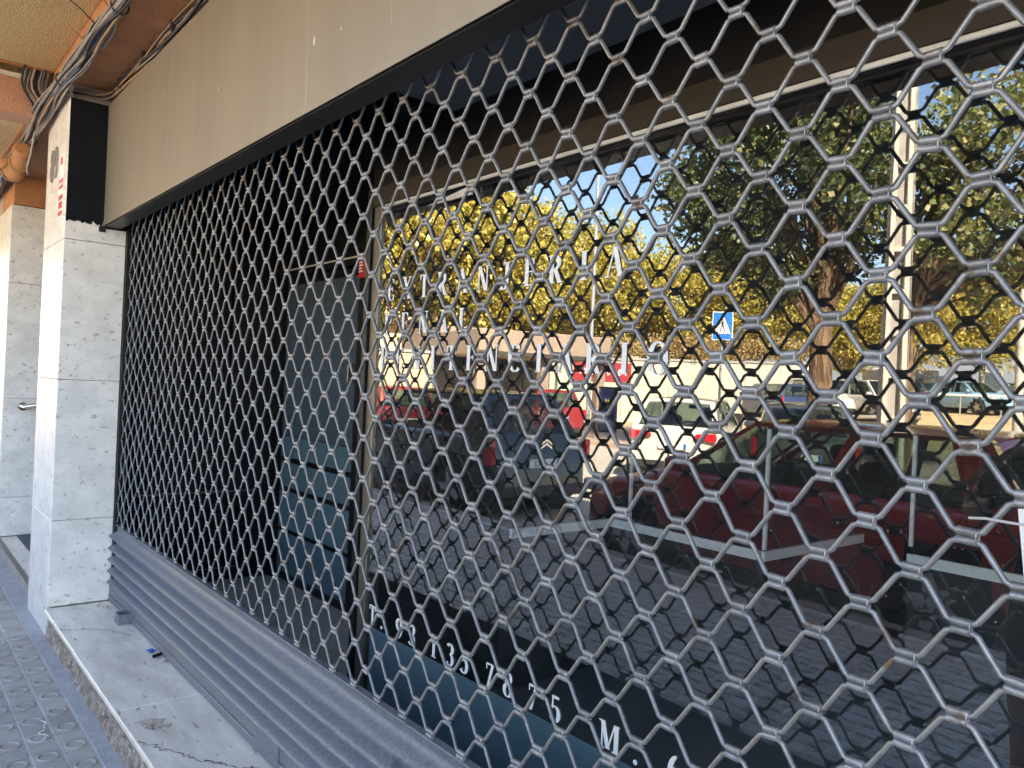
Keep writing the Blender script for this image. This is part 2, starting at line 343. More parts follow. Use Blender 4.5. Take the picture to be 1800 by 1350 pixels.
# eaves: brown beam, sand soffit, cross beam, lower soffit
B('eaves_beam', brown, bld, -5.12, 6, .742, 1.40, 2.912, 3.35)
MB().box(-12, -5.13, .742, 1.6, 2.83, 3.35).build('eaves_beam', brown, bld)
B('balcony_soffit', stucco, bld, -5.02, 6, -.62, .7395, 3.055, 3.30)
B('balcony_edge', brown, bld, -5.06, -5.022, -.62, .741, 3.05, 3.30)
B('cross_beam', rose, bld, -5.30, -5.10, -.62, .7395, 2.803, 3.0)
B('beam_cap', whitetrim, bld, -5.30, -5.092, -.62, .7395, 3.0, 3.022)
B('lower_soffit', stucco, bld, -12, -5.302, -.62, .64, 2.806, 3.3)
B('lower_edge', brown, bld, -12, -5.302, .64, .7395, 2.80, 3.3)
B('balcony_slab', brown, bld, -12, 6, -.62, 1.40, 3.352, 3.50)
# upper storeys, they throw the street side into shade
def facade(parent, x0, x1, yf, z0, z1, storeys, wall_m):
    B('upper_wall', wall_m, parent, x0, x1, yf, yf + 9, z0, z1)
    hst = (z1 - z0) / storeys
    for s in range(storeys):
        for k in range(int((x1 - x0) / 3.0)):
            wx = x0 + 1.5 + k * 3.0; zz = z0 + s * hst + .9
            wn = MB().box(wx - .6, wx + .6, yf - .03, yf - .002, zz, zz + 1.3).build('window', whitetrim, parent)
            B('pane', slate, wn, wx - .54, wx + .54, yf - .036, yf - .031, zz + .06, zz + 1.24)
facade(bld, -60, 40, .80, 3.502, 8.7, 2, rose)
for k in range(6):
    x0 = -20 + k * 6.0; bal = B('balcony', stucco, bld, x0, x0 + 4.4, -.45, .798, 6.1, 6.25)
    B('parapet', rose, bal, x0, x0 + 4.4, -.45, -.36, 6.252, 6.75)
# walls along the street left of the far pillar and right of the shopfront
B('street_wall', whitewall, bld, -60, -7.505, .80, 2.4, 0, 2.80)
B('street_wall', concrete, bld, 3.2, 40, .80, 2.4, 0, 3.35)
# entrance between the pillars: dark back wall and threshold
B('back_wall', black, bld, -6.85, -4.9, 2.42, 2.5, 0, 2.82)
# fascia box over the grille: painted sheet panels with a turned lip
fas = thing('shop_fascia', 'long scuffed beige metal fascia box over the rolling grille', 'fascia')
for a, b_ in ((-4.652, -2.142), (-2.139, .60), (.603, 3.0)):
    MB().bbox(a, b_, .947, .951, 2.190, 2.835, b=.0015).build('fascia_panel', fascmat, fas)
    MB().bbox(a, b_, .9435, .9468, 2.183, 2.206, b=.0012).build('lip', fascmat, fas)
    B('underside', blackm, fas, a, b_, .9515, 1.03, 2.178, 2.188)
B('top_cover', fascmat, fas, -4.652, 3.0, .9515, 1.4, 2.826, 2.834)
B('end_plate', black, fas, -4.654, -4.6525, .952, 1.16, 2.17, 2.83)
B('bracket', blackm, fas, -4.658, -4.645, .925, .957, 2.150, 2.182, b=.002)
MB().cyl((-4.65, 1.14, 2.52), (3.0, 1.14, 2.52), .115, 20).build('shutter_roll', galv, fas, True)
# recess: walls, ceiling, floor
B('recess_wall', black, bld, -4.90, -4.80, 1.07, 2.10, .15, 2.9)
rp_ = MB()
for k in range(3): rp_.bbox(-4.80, -4.788, 1.10 + k * .31, 1.395 + k * .31, 1.16, 2.7, b=.004)
rp_.build('wall_panel', blackm, bld)
B('recess_lintel', black, bld, -4.80, -2.58, 1.43, 2.10, 2.34, 2.9)
B('shop_ceiling', mat('grey_ceiling', (.15, .175, .20), .6), bld, -2.07, 3.0, 1.11, Gy + .02, 2.30, 2.34)
B('ceiling_edge', black, bld, -2.10, -2.072, 1.11, Gy + .02, 2.28, 2.36)
B('recess_top', black, bld, -4.80, 3.0, 1.12, 1.20, 2.345, 2.9)
# louvred vent in the recess wall
vent = MB().box(-4.80, -4.785, 1.20, 1.87, .18, .70).build('vent', black, bld)
MB().box(-4.786, -4.778, 1.19, 1.88, .692, .702).build('vent_trim', alu, vent)
MB().box(-4.786, -4.778, 1.19, 1.88, .225, .232).build('vent_trim', alu, vent)
v0 = None
for k in range(14):
    if v0 is None: v0 = MB().prism([(-4.785, 0), (-4.770, -.012), (-4.770, -.009), (-4.785, .004)], 1.205, 1.865, 'y').build('louvre', blackm, vent); o = v0
    else: o = inst(v0, vent)
    o.location = (0, 0, .255 + k * .031)
# doorstep: marble slabs with a rough broken riser
stp = tag(MB().box(-4.66, 3.0, .80, 2.10, -.02, .118).build('doorstep', concrete, None), kind='structure')
xs_ = [-4.655, -3.895, -3.13, -2.36, -1.6, -.84, -.08, .7, 1.5, 2.3, 3.0]
for a, b_ in zip(xs_, xs_[1:]):
    MB().bbox(a + .0012, b_ - .0012, .748 + random.uniform(-.004, .004), 1.125, .126 + random.uniform(-.001, .001), .15, b=.005).build('slab', marble_step, stp)
MB().box(-4.79, -2.58, 1.127, 2.04, .112, .146).build('recess_floor', concrete, stp)
MB().box(-2.58, 3.0, 1.127, 1.40, .112, .146).build('sill_floor', concrete, stp)
# rough riser
bm = bmesh.new(); nxr, nzr = 170, 7
grid = [[bm.verts.new((-4.655 + 7.6 * i / nxr, .776 + rng.normal(0, .0055) + (.016 if rng.random() < .06 else 0) - .02 * (1 - k / (nzr - 1)) ** 2, -.01 + .137 * k / (nzr - 1))) for k in range(nzr)] for i in range(nxr + 1)]
for i in range(nxr):
    for k in range(nzr - 1): bm.faces.new((grid[i][k], grid[i + 1][k], grid[i + 1][k + 1], grid[i][k + 1]))
me = bpy.data.meshes.new('riser'); bm.to_mesh(me); bm.free(); me.materials.append(rubble); link(bpy.data.objects.new('riser', me), stp)
# floor of the entrance between the pillars
ent = tag(MB().box(-6.85, -5.272, .80, 2.42, -.02, .10).build('entrance_floor', concrete, None), kind='structure')
for k in range(4): MB().bbox(-6.848, -5.274, .795 + k * .40, 1.19 + k * .40, .101, .125, b=.003).build('slab', marble_step, ent)
B('tread_strip', mat('dark_tread', (.10, .10, .11), .9, bump=.6, bscale=200, bdist=.003), ent, -6.84, -5.28, .90, 1.0, .1255, .130)
B('metal_edge', alu, ent, -6.84, -5.28, .785, .7945, .09, .128)

# ------------------------------------------------------------------ shop window
win = thing('shop_window', 'large shop window in bronze aluminium frame reflecting the street and trees', 'window')
WX0, WX1 = -2.49, 3.0
B('post', blackm, win, -2.578, -2.548, Gy - .02, Gy + .05, .15, 2.123, b=.003)
B('post', alu, win, -2.545, -2.492, Gy - .008, Gy + .05, .15, 2.123, b=.003)
B('bottom_frame', framem, win, -2.49, WX1, Gy - .012, Gy + .05, .15, .20, b=.003)
B('head_frame', framem, win, -2.578, WX1, Gy - .014, Gy + .05, 2.054, 2.124, b=.003)
B('white_strip', whitetrim, win, -2.452, WX1, Gy - .024, Gy - .0145, 2.039, 2.050, b=.002)
B('glazing_bead', blackm, win, -2.49, WX1, Gy - .010, Gy + .05, 2.038, 2.0535, b=.002)
B('transom_panel', blackm, win, -2.578, WX1, Gy + .004, Gy + .05, 2.126, 2.34)
B('pane', winglass, win, -2.4915, WX1, Gy, Gy + .0015, .2005, 2.0375)
B('film', teal, win, -2.455, WX1, Gy - .0012, Gy - .0006, .202, .540)
tr_ = MB(); tr_.prism([(-2.17, 2.005), (-1.93, 2.005), (-1.93, 2.034)], Gy - .02, Gy - .0125, 'y'); tr_.build('corner_plate', whitetrim, win)
sk = MB().add([(x, y, z) for y in (Gy - .002, Gy - .001) for x, z in ((-.438, 1.268), (-.23, 1.295), (-.195, 1.0), (-.403, .973))], [(0, 1, 2, 3), (7, 6, 5, 4), (0, 4, 5, 1), (1, 5, 6, 2), (2, 6, 7, 3), (3, 7, 4, 0)]).build('paper_notice', vinyl, None); tag(sk, 'white paper notice taped to the glass at the right edge', 'notice')

# ------------------------------------------------------------------ entrance door
door = thing('entrance_door', 'slate grey shop door with frosted lower bands behind the grille', 'door')
DY = 2.03
B('jamb', blackm, door, -3.735, -3.58, DY - .03, DY + .06, .15, 2.34)
B('jamb', blackm, door, -4.80, -4.735, DY - .03, DY + .06, .15, 2.34)
B('head', blackm, door, -4.735, -3.735, DY - .02, DY + .06, 2.04, 2.34)
MB().box(-4.70, -3.74, DY - .03, DY - .021, 2.075, 2.084).build('head_trim', whitetrim, door)
B('leaf', blackm, door, -4.733, -3.737, DY, DY + .045, .155, 2.035, b=.003)
B('upper_panel', slate, door, -4.70, -3.76, DY - .005, DY - .001, 1.052, 1.985, b=.001)
for a, b_ in ((.915, 1.046), (.732, .885), (.475, .705), (.205, .450)):
    B('frosted_band', teal, door, -4.70, -3.76, DY - .0055, DY - .001, a, b_, b=.001)
hd = MB(); hd.bbox(-3.79, -3.765, DY - .06, DY - .002, 1.40, 1.50, b=.004); hd.build('handle', alu, door)
al = B('alarm_plate', mat('alarm_red', (.55, .02, .025), .45), None, -3.715, -3.645, DY - .05, DY - .033, 1.955, 2.068, b=.003)
tag(al, 'small red alarm plate on the black door jamb', 'plate')
for k in range(4): MB().box(-3.706, -3.664 - .008 * (k % 2), DY - .0515, DY - .0508, 1.985 + k * .016, 1.993 + k * .016).build('print', vinyl, al)
# walls between the door and the window, then the room behind the glass
B('return_wall', black, bld, -2.578, -2.546, Gy + .052, 2.03, .15, 2.34)
B('return_wall', black, bld, -3.575, -2.546, 2.035, 2.10, .15, 2.34)
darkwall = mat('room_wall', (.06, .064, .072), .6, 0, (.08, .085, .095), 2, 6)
room = B('room_floor', mat('room_floor_tile', (.16, .17, .185), .3, 0, (.21, .22, .235), 2.2, 6, rvar=.15), bld, -5.1, 3.0, 2.10, 8.0, .10, .15)
B('room_floor', MATS['room_floor_tile'], bld, -2.545, 3.0, Gy + .052, 2.099, .10, .15)
B('room_ceiling', darkwall, bld, -5.1, 3.0, 2.10, 8.0, 2.75, 2.85)
B('room_ceiling', darkwall, bld, -2.545, 3.0, Gy + .052, 2.099, 2.345, 2.85)
skirt = mat('white_skirting', (.90, .92, .93), .35)
rw = B('room_wall', darkwall, bld, -5.12, -5.02, 2.10, 5.42, .15, 2.75); B('skirting', darkwall, rw, -5.019, -5.005, 2.10, 5.40, .15, .262)
rw = B('room_wall', darkwall, bld, -5.02, -3.42, 5.41, 6.95, .15, 2.75); B('skirting', darkwall, rw, -5.003, -3.42, 5.394, 5.409, .15, .262)
B('skirting', darkwall, rw, -3.419, -3.404, 5.394, 6.94, .15, .262)
rw = B('room_wall', darkwall, bld, -2.80, 3.0, 6.5, 6.6, .15, 2.75); B('skirting', darkwall, rw, -2.79, 3.0, 6.484, 6.499, .15, .262)
B('room_wall', darkwall, bld, -3.52, -2.70, 7.6, 7.7, .15, 2.75); B('room_wall', darkwall, bld, -3.52, -3.421, 6.951, 7.6, .15, 2.75); B('room_wall', darkwall, bld, -2.799, -2.70, 6.601, 7.6, .15, 2.75)
B('rear_wall', rose, bld, -60, 40, 9.6, 9.8, -.1, 3.5); B('party_wall', rose, bld, -60, -59.8, 2.42, 9.6, -.1, 3.5); B('party_wall', rose, bld, 39.8, 40, 2.42, 9.6, -.1, 3.5); B('room_wall', darkwall, bld, 2.95, 3.05, 1.48, 7.6, .15, 2.75)
tilebl = mat('black_metro_tile', (.08, .078, .072), .12, 0, (.13, .125, .105), 9, 5, obj_var=.35, coat=.4)
mt0 = None
for r in range(17):
    for c in range(8):
        x = -2.56 + c * .205 + (.1 if r % 2 else 0)
        if mt0 is None:
            mt0 = MB().add([(0, 0, 0), (.196, 0, 0), (.196, 0, .092), (0, 0, .092), (.014, -.012, .014), (.182, -.012, .014), (.182, -.012, .078), (.014, -.012, .078)],
                           [(4, 5, 6, 7), (0, 1, 5, 4), (1, 2, 6, 5), (2, 3, 7, 6), (3, 0, 4, 7)]).build('metro_tile', tilebl, rw); o = mt0
        else: o = inst(mt0, rw)
        o.location = (x, 6.499 + random.uniform(-.001, 0), .27 + r * .1); o.rotation_euler = (random.gauss(0, .02), 0, random.gauss(0, .02))

# reception desks behind the glass: dark fronts, white edge strips, glass screens
dskm = mat('dark_desk', (.03, .032, .037), .4, 0, (.042, .044, .05), 3, 6)
scr = glass('desk_screen', (.97, .98, .98), .35, 0.0)
dk = thing('reception_desk', 'dark stepped reception desk with white edge strips just inside the window', 'desk')
B('front_panel', dskm, dk, -2.53, -1.72, 2.70, 2.74, .152, .79); B('side_panel', dskm, dk, -2.53, -2.492, 2.08, 2.699, .152, .79); B('side_panel', dskm, dk, -1.719, -1.69, 2.70, 3.48, .152, .79)
B('desk_top', dskm, dk, -2.53, -1.69, 2.741, 3.48, .79, .826)
B('white_strip', skirt, dk, -2.491, -2.475, 2.08, 2.683, .79, .828); B('white_strip', skirt, dk, -2.49, -1.70, 2.684, 2.699, .79, .828); B('white_strip', skirt, dk, -1.689, -1.675, 2.684, 3.48, .79, .828)
for x, y in ((-2.40, 2.72), (-1.70, 2.72)): B('screen_post', skirt, dk, x - .007, x + .007, y - .006, y + .006, .8285, 1.30)
dk2 = thing('reception_desk', 'dark reception desk with a white edge strip at the right behind the glass', 'desk')
B('front_panel', dskm, dk2, -1.36, 2.4, 3.20, 3.24, .152, .79); B('desk_top', dskm, dk2, -1.36, 2.4, 3.241, 3.95, .79, .826); B('white_strip', skirt, dk2, -1.36, 2.4, 3.184, 3.199, .79, .832); B('screen_post', skirt, dk2, -1.362, -1.348, 3.20, 3.212, .86, 1.30)

# ------------------------------------------------------------------ rolling grille
gri = thing('rolling_grille', 'closed galvanised rolling grille of wavy rods across the whole shopfront', 'shutter')
GA, GB, GX, GZ, GYp = .0644, .1141, -1.1636, CAM_H - .2827, 1.08
i0, i1 = -54, 36
def rod_mesh(odd):
    # flat low on columns of one parity, flat high on the other
    pts = []; ro = .0058; hc = .0125
    for i in range(i0, i1 + 1):
        x = GX + GA * i; hi_ = ((i % 2 == 0) == bool(odd)); z = GB / 2 - ro if hi_ else ro; s = -1 if hi_ else 1
        pts += [(x - hc - .006, 0, z + s * .0028), (x - hc, 0, z + s * .0005), (x - hc + .004, 0, z), (x + hc - .004, 0, z), (x + hc, 0, z + s * .0005), (x + hc + .006, 0, z + s * .0028)]
    pts = [(x, .0012 * math.sin(x * 9.1 + odd) + .0006 * math.sin(x * 37), z + .0008 * math.sin(x * 5.3 + odd * 2)) for x, y, z in pts]
    return pts
mrange = range(-10, 22)
def flex(x, y, z):
    return (x + .0016 * math.sin(z * 17 + x * 3.1) + .0010 * math.sin(x * 11 + z * 5), y + .006 * math.sin(x * 1.7 + z * 1.1) + .0022 * math.sin(x * 7.3 - z * 9), z + .0016 * math.sin(x * 4.3 + z * 2) + .0011 * math.sin(x * 13.7 + z * 21))
for m in mrange:
    zr_ = GZ + GB * m / 2; jit = [random.gauss(0, .0005) for _ in range(4)]
    MB().tube([flex(x + jit[0], GYp + y, z + zr_ + .0004 * math.sin(x * 23 + m * 2.4)) for x, y, z in rod_mesh(m % 2)], .0042, 8).build('rod', rodmat, gri, 'all')
def clip_mesh():
    mb = MB()
    for s in (-1, 1):
        mb.tube([(-.0132, 0, s * .0056), (-.0128, 0, s * .0056), (.0128, 0, s * .0056), (.0132, 0, s * .0056)], [.0050, .0057, .0057, .0050], 10)
    mb.box(-.0128, .0128, -.0012, .0012, -.0050, .0050)
    mb.tube([(.0112, 0, .0112), (.0112, -.0058, .0058), (.0112, -.0050, 0), (.0112, -.0058, -.0058), (.0112, 0, -.0112)], .0009, 4)
    return mb
cm = clip_mesh(); nodes = []
for m in mrange:
    if m == -10: pass
    for i in range(i0 + 1, i1):
        if (i % 2 == 0) == (m % 2 == 0): nodes.append((GX + GA * i, GZ + GB * m / 2))
nodes = [(x, z) for x, z in nodes if z < 2.40]
def pxsize(n):
    v = Vector((n[0], GYp, n[1] - CAM_H)); d = v.dot(fw); u = v.dot(rt2) / d; q = v.dot(up2) / d if d > 0 else 9
    return d if d > 0 and abs(u) < .66 and abs(q) < .5 else 50 + abs(n[0])
nodes.sort(key=pxsize); c0 = None
rest = MB()
for k, (x, z) in enumerate(nodes):
    rx, ry, rz = random.gauss(0, .07), random.gauss(0, .035), random.gauss(0, .03)
    if k < 290:
        if c0 is None: c0 = cm.build('clip', clipmat, gri, True); o = c0
        else: o = inst(c0, gri)
        o.location = flex(x, GYp, z); o.rotation_euler = (rx, ry, rz); o.scale = (random.uniform(.94, 1.05), 1, random.uniform(.97, 1.02))
    else:
        M = Matrix.Translation(flex(x, GYp, z)) @ Matrix.Rotation(ry, 4, 'Y') @ Matrix.Rotation(rz, 4, 'Z')
        rest.add([(M @ Vector(p))[:] for p in cm.v], cm.f)
tag(rest.build('clips_beyond', clipmat, gri, True), kind='stuff')
# lower curtain: ribbed slats, top lip, bottom rail
zb, zt_ = .150, .568
X0, X1 = -4.655, 2.9
B('bottom_rail', galv, gri, X0, X1, 1.052, 1.088, zb + .004, zb + .036, b=.003)
B('bottom_rail', galv, gri, X0, X1, 1.055, 1.088, zb + .038, zb + .098, b=.003)
nr = 4; rh = (.496 - .250) / nr
sl0 = None
def interp0(kn, t):
    for (a, va), (b, vb) in zip(kn, kn[1:]):
        if t <= b: return va + (vb - va) * (t - a) / (b - a)
    return kn[-1][1]
prof = []
for t in (0, .03, .07, .11, .2, .3, .38, .44, .52, .6, .75, .9, 1):
    prof.append((-interp0([(0, .0), (.03, .044), (.09, .045), (.20, .036), (.44, .009), (.6, .002), (1, .0)], t), t * rh))
def slat(h, pr):
    poly = [(1.083 + a, b) for a, b in pr] + [(1.092, pr[-1][1]), (1.092, pr[0][1])]
    nsub = 24; mb = MB(); n_ = len(poly); vs = []
    for s_ in range(nsub + 1):
        x = X0 + (X1 - X0) * s_ / nsub; wv = rng.normal(0, .0008)
        vs += [(x, a + wv, b) for a, b in poly]
    fs = [(s_ * n_ + i, s_ * n_ + (i + 1) % n_, (s_ + 1) * n_ + (i + 1) % n_, (s_ + 1) * n_ + i) for s_ in range(nsub) for i in range(n_)]
    fs += [tuple(range(n_)), tuple(nsub * n_ + i for i in range(n_ - 1, -1, -1))]
    return mb.add(vs, fs)
for k in range(nr):
    if sl0 is None: sl0 = slat(rh, prof).build('slat', galv, gri, True); o = sl0
    else: o = inst(sl0, gri)
    o.location = (0, 0, .250 + k * rh)
prof2 = [(-interp0([(0, .0), (.03, .044), (.09, .045), (.20, .037), (.44, .012), (.6, .005), (.9, .005), (1, .010)], k / 12), k / 12 * (zt_ - .004 - .498)) for k in range(13)]
slat(0, prof2).build('top_slat', galv, gri, True).location = (0, 0, .498)
B('lip', galv, gri, X0, X1, 1.066, 1.092, zt_ - .005, zt_ + .001, b=.002)
B('lock_plate', galv, gri, -2.56, -2.36, 1.047, 1.0575, zb + .022, zb + .094, b=.002)
B('guide_rail', blackm, gri, -4.658, -4.635, 1.064, 1.11, .15, 2.4)
lp = MB(); lp.tube([(-.005, -.008, .012 * k) for k in range(2)], .004, 6)
tie = MB(); tie.tube([(-.385, 1.073, 1.288), (-.365, 1.071, 1.2905), (-.34, 1.072, 1.2895), (-.30, 1.075, 1.289)], .0018, 6)
tag(tie.build('cable_tie', mat('grey_tie', (.42, .42, .42), .5), None, True), 'pale plastic tie hooked on the grille beside the paper notice', 'cable tie')
# galvanised socket on the step, litter
so = thing('floor_socket', 'small square galvanised lock socket standing on the marble step', 'bracket', (-4.21, 1.03, .1502))
fr_ = MB(); s_, h_ = .036, .052
for a in ((-s_, s_, -s_, -s_ + .005), (-s_, s_, s_ - .005, s_), (-s_, -s_ + .005, -s_ + .005, s_ - .005), (s_ - .005, s_, -s_ + .005, s_ - .005)): fr_.bbox(*a, 0, h_, b=.001)
fr_.build('tube', galv, so); B('floor', black, so, -s_ + .006, s_ - .006, -s_ + .006, s_ - .006, .002, .02)
stk = MB(); stk.tube([(-3.625, 1.012, .159), (-3.64, 1.05, .160)], .0075, 8); tag(stk.build('dark_stub', black, None, True), 'short black plastic stub lying on the step', 'litter')
bw = MB(); bw.add([(-3.745, 1.035, .1505), (-3.70, 1.045, .157), (-3.69, 1.018, .153), (-3.73, 1.008, .158), (-3.715, 1.03, .166)], [(0, 1, 4), (1, 2, 4), (2, 3, 4), (3, 0, 4)])
tag(bw.build('blue_wrapper', mat('blue_foil', (.02, .10, .42), .3), None), 'crumpled blue wrapper at the foot of the shutter', 'litter')
for k, (x, y) in enumerate(((-4.60, 1.005), (-4.57, .985), (-4.52, 1.02), (-3.55, 1.045))):
    c = MB(); pts = [(x + random.uniform(-.02, .02), y + random.uniform(-.014, .014), .1505 + random.uniform(0, .007)) for _ in range(6)]
    c.add(pts, [(0, 1, 2), (0, 2, 3), (0, 3, 4), (0, 4, 5)])
    tag(c.build('dry_leaf', mat('dry_leaf', (.34, .22, .12), .9), None), ('dry leaf scrap tucked closest to the pillar foot', 'dry leaf scrap in the middle of three by the pillar foot', 'dry leaf scrap by the pillar, nearest the lock socket', 'dry leaf scrap beside the black stub')[k], 'leaf', 'leaf scraps on the step')

# wear: cracks and a stain on the step, chips on the fascia, a paint squiggle on the tiles
def ribbon(name, pts, wd, z, m, parent, jag=.006, n=9):
    q = []
    for (a, b), (c, d) in zip(pts, pts[1:]):
        for k in range(n): t = k / n; q.append((a + (c - a) * t + random.gauss(0, jag), b + (d - b) * t + random.gauss(0, jag)))
    q.append(pts[-1]); mb = MB(); vs = []
    for k, (x, y) in enumerate(q):
        w_ = wd * random.uniform(.35, 1.2); vs += [(x - w_, y + w_, z), (x + w_, y - w_, z)]
    mb.add(vs, [(2 * k, 2 * k + 1, 2 * k + 3, 2 * k + 2) for k in range(len(q) - 1)]); return mb.build(name, m, parent)
crk = mat('crack_dirt', (.20, .165, .135), .95); ribbon('crack', [(-2.83, .758), (-2.727, .812), (-2.637, .859), (-2.553, .914), (-2.479, .962), (-2.43, 1.02)], .0022, .1518, crk, stp)
ribbon('crack', [(-4.25, .752), (-4.214, .796), (-4.178, .888), (-4.095, .958), (-3.978, 1.018)], .0018, .1518, crk, stp)
stn = mat('brown_stain', (.46, .37, .30), .8, 0, (.60, .51, .42), 40, 6)
for k in range(6): ribbon('stain', [(-2.99 + .018 * k, .785 + .006 * k), (-2.985 + .014 * k, .83 + .01 * (k % 3)), (-2.975 + .016 * k, .885 - .012 * (k % 4))], .006, .1516 + .0001 * k, stn, stp, .004, 4)
ribbon('paint_squiggle', [(-3.546, .582), (-3.467, .582), (-3.44, .558), (-3.40, .575), (-3.366, .559)], .003, .0062, vinyl, pav, .004, 6)
for x, z, r in ((-2.098, 2.383, .010), (-1.933, 2.365, .005), (-1.30, 2.29, .006), (-2.9, 2.46, .005), (-3.6, 2.62, .006), (-4.1, 2.36, .005)):
    MB().prism([(x + r * random.uniform(.4, 1.1) * math.cos(a), z + r * random.uniform(.6, 1.6) * math.sin(a)) for a in np.linspace(0, 2 * math.pi, 8)[:-1]], .9462, .9468, 'y').build('paint_chip', whitetrim, fas)

# ------------------------------------------------------------------ lettering
def glyph(ch, thick=.20, thin=.048):
    # list of polygons in a 1 high box, returns (polys, advance)
    P = []
    def rect(x0, z0, x1, z1): P.append([(x0, z0), (x1, z0), (x1, z1), (x0, z1)])
    def diag(xa, za, xb, zb_, w_): P.append([(xa - w_ / 2, za), (xa + w_ / 2, za), (xb + w_ / 2, zb_), (xb - w_ / 2, zb_)])
    def ser(x, z, wd=.34):
        if z < .5: rect(x - wd / 2, 0, x + wd / 2, thin * .8)
        else: rect(x - wd / 2, 1 - thin * .8, x + wd / 2, 1)
    def arc(cx, cz, rx, rz, a0, a1, n=22, tk=None, tn=None):
        tk = tk or thick; tn = tn or thin; pr = []
        for i in range(n + 1):
            a = R_(a0 + (a1 - a0) * i / n); tx, tz = -rx * math.sin(a), rz * math.cos(a); l = math.hypot(tx, tz) or 1
            wd = tn + (tk - tn) * abs(tz / l) ** 1.6; nx_, nz_ = tz / l, -tx / l
            x, z = cx + rx * math.cos(a), cz + rz * math.sin(a); pr.append(((x + nx_ * wd / 2, z + nz_ * wd / 2), (x - nx_ * wd / 2, z - nz_ * wd / 2)))
        for (a, b), (c, d) in zip(pr, pr[1:]): P.append([a, c, d, b])
    k = thick; adv = .8
    def stem(x, s=True):
        rect(x - k / 2, thin * .8 if s else 0, x + k / 2, 1 - thin * .8 if s else 1)
        if s: ser(x, 0); ser(x, 1)
    if ch == 'I': stem(.2); adv = .4
    elif ch == 'E' or ch == 'L':
        stem(.16); rect(.16 + .17, 0, .60, thin); P.append([(.60, 0), (.60, .26), (.575, .26), (.50, thin)])
        if ch == 'E':
            rect(.33, 1 - thin, .57, 1); P.append([(.57, 1), (.57, .78), (.545, .78), (.47, 1 - thin)]); rect(.16 + k / 2, .5, .45, .5 + thin); rect(.45, .40, .47, .64)
        adv = .64
    elif ch == 'T':
        stem(.33); rect(.02, 1 - thin, .16, 1); rect(.5, 1 - thin, .64, 1); P.append([(.02, 1), (.02, .74), (.045, .74), (.14, 1 - thin)]); P.append([(.64, 1), (.64, .74), (.615, .74), (.52, 1 - thin)]); adv = .66
    elif ch in 'PR':
        stem(.16); arc(.27, .735, .27, .245, -90, 90); rect(.16 + k / 2, .49 - thin / 2, .27, .49 + thin / 2); rect(.33, 1 - thin - .012, .35, 1)
        if ch == 'R': diag(.60, 0, .36, .48, k); rect(.5, 0, .74, thin * .8)
        adv = .66 if ch == 'P' else .74
    elif ch == 'A':
        diag(.06, 0, .36, 1, thin * 1.3); diag(.64, 0, .36, 1, k); rect(.16, .30, .52, .30 + thin); ser(.06, 0, .24); ser(.64, 0, .34); adv = .74
    elif ch == 'N':
        rect(.10, thin, .10 + thin * 1.3, 1); rect(.62, 0, .62 + thin * 1.3, 1); diag(.60, 0, .15, 1, k); ser(.12, 0, .26); ser(.65, 1, .26); ser(.08, 1, .2); adv = .76
    elif ch == 'M':
        rect(.10, 0, .10 + thin * 1.3, 1); diag(.43, .05, .15, 1, k); diag(.43, .05, .74, 1, thin * 1.4); rect(.72, 0, .72 + k, 1); ser(.12, 0, .26); ser(.80, 0, .36); ser(.08, 1, .2); ser(.86, 1, .2); adv = .98
    elif ch == 'X':
        diag(.56, 0, .14, 1, k); diag(.10, 0, .60, 1, thin * 1.3); ser(.10, 0, .24); ser(.56, 0, .34); ser(.14, 1, .34); ser(.60, 1, .24); adv = .7
    elif ch == 'J':
        rect(.34 - k / 2, .18, .34 + k / 2, 1 - thin); ser(.34, 1); arc(.16, .18, .18, .2, 0, -150); adv = .5
    elif ch == 'C':
        arc(.40, .5, .32, .49, 50, 310, 30); P.append([(.60, .93), (.63, .93), (.63, .66), (.60, .72)]); adv = .70
    elif ch in 'O0':
        arc(.38 if ch == 'O' else .3, .5, .31 if ch == 'O' else .22, .49, 0, 360, 36); adv = .76 if ch == 'O' else .6
    elif ch == 'S':
        arc(.28, .74, .2, .24, 40, 270, 18); arc(.28, .26, .21, .24, 90, -140, 18); adv = .56
    elif ch == 'Z': rect(.06, 1 - thin, .56, 1); rect(.06, 0, .56, thin); diag(.15, thin, .47, 1 - thin, k); adv = .62
    elif ch == '1': rect(.26 - k / 2, thin, .26 + k / 2, 1); ser(.26, 0, .36); P.append([(.26 - k / 2, 1), (.26 - k / 2, .9), (.08, .86), (.08, .89)]); adv = .48
    elif ch == '3': arc(.26, .755, .2, .225, 150, -90, 20); arc(.26, .27, .23, .25, 90, -150, 22); adv = .54
    elif ch == '5': rect(.10, .52, .10 + thin * 1.4, .96); rect(.10, .96 - .06, .48, 1); arc(.26, .31, .23, .29, 130, -150, 24); adv = .54
    elif ch == '7': rect(.06, 1 - .075, .52, 1); diag(.20, 0, .47, .93, k * .75); rect(.06, .74, .06 + thin, .93); adv = .56
    elif ch == '8': arc(.29, .76, .18, .215, 0, 360, 28, k * .8); arc(.29, .27, .22, .255, 0, 360, 30); adv = .58
    elif ch == '9': arc(.28, .70, .2, .27, 0, 360, 28); arc(.16, .62, .34, .6, 8, -75, 16); adv = .58
    elif ch == '6': arc(.30, .30, .2, .28, 0, 360, 28); arc(.42, .38, .34, .6, 188, 105, 16); adv = .58
    elif ch == '4': rect(.34, 0, .34 + k * .8, 1); rect(.03, .25, .52, .25 + thin * 1.3); diag(.06, .28, .38, 1, thin * 1.3); adv = .56
    elif ch == '2': arc(.27, .74, .2, .24, 160, -40, 18); diag(.08, thin, .42, .62, k * .6); rect(.05, 0, .5, .08); adv = .55
    elif ch == '.': arc(.10, .09, .045, .045, 0, 360, 14, .09, .09); adv = .22
    return P, adv
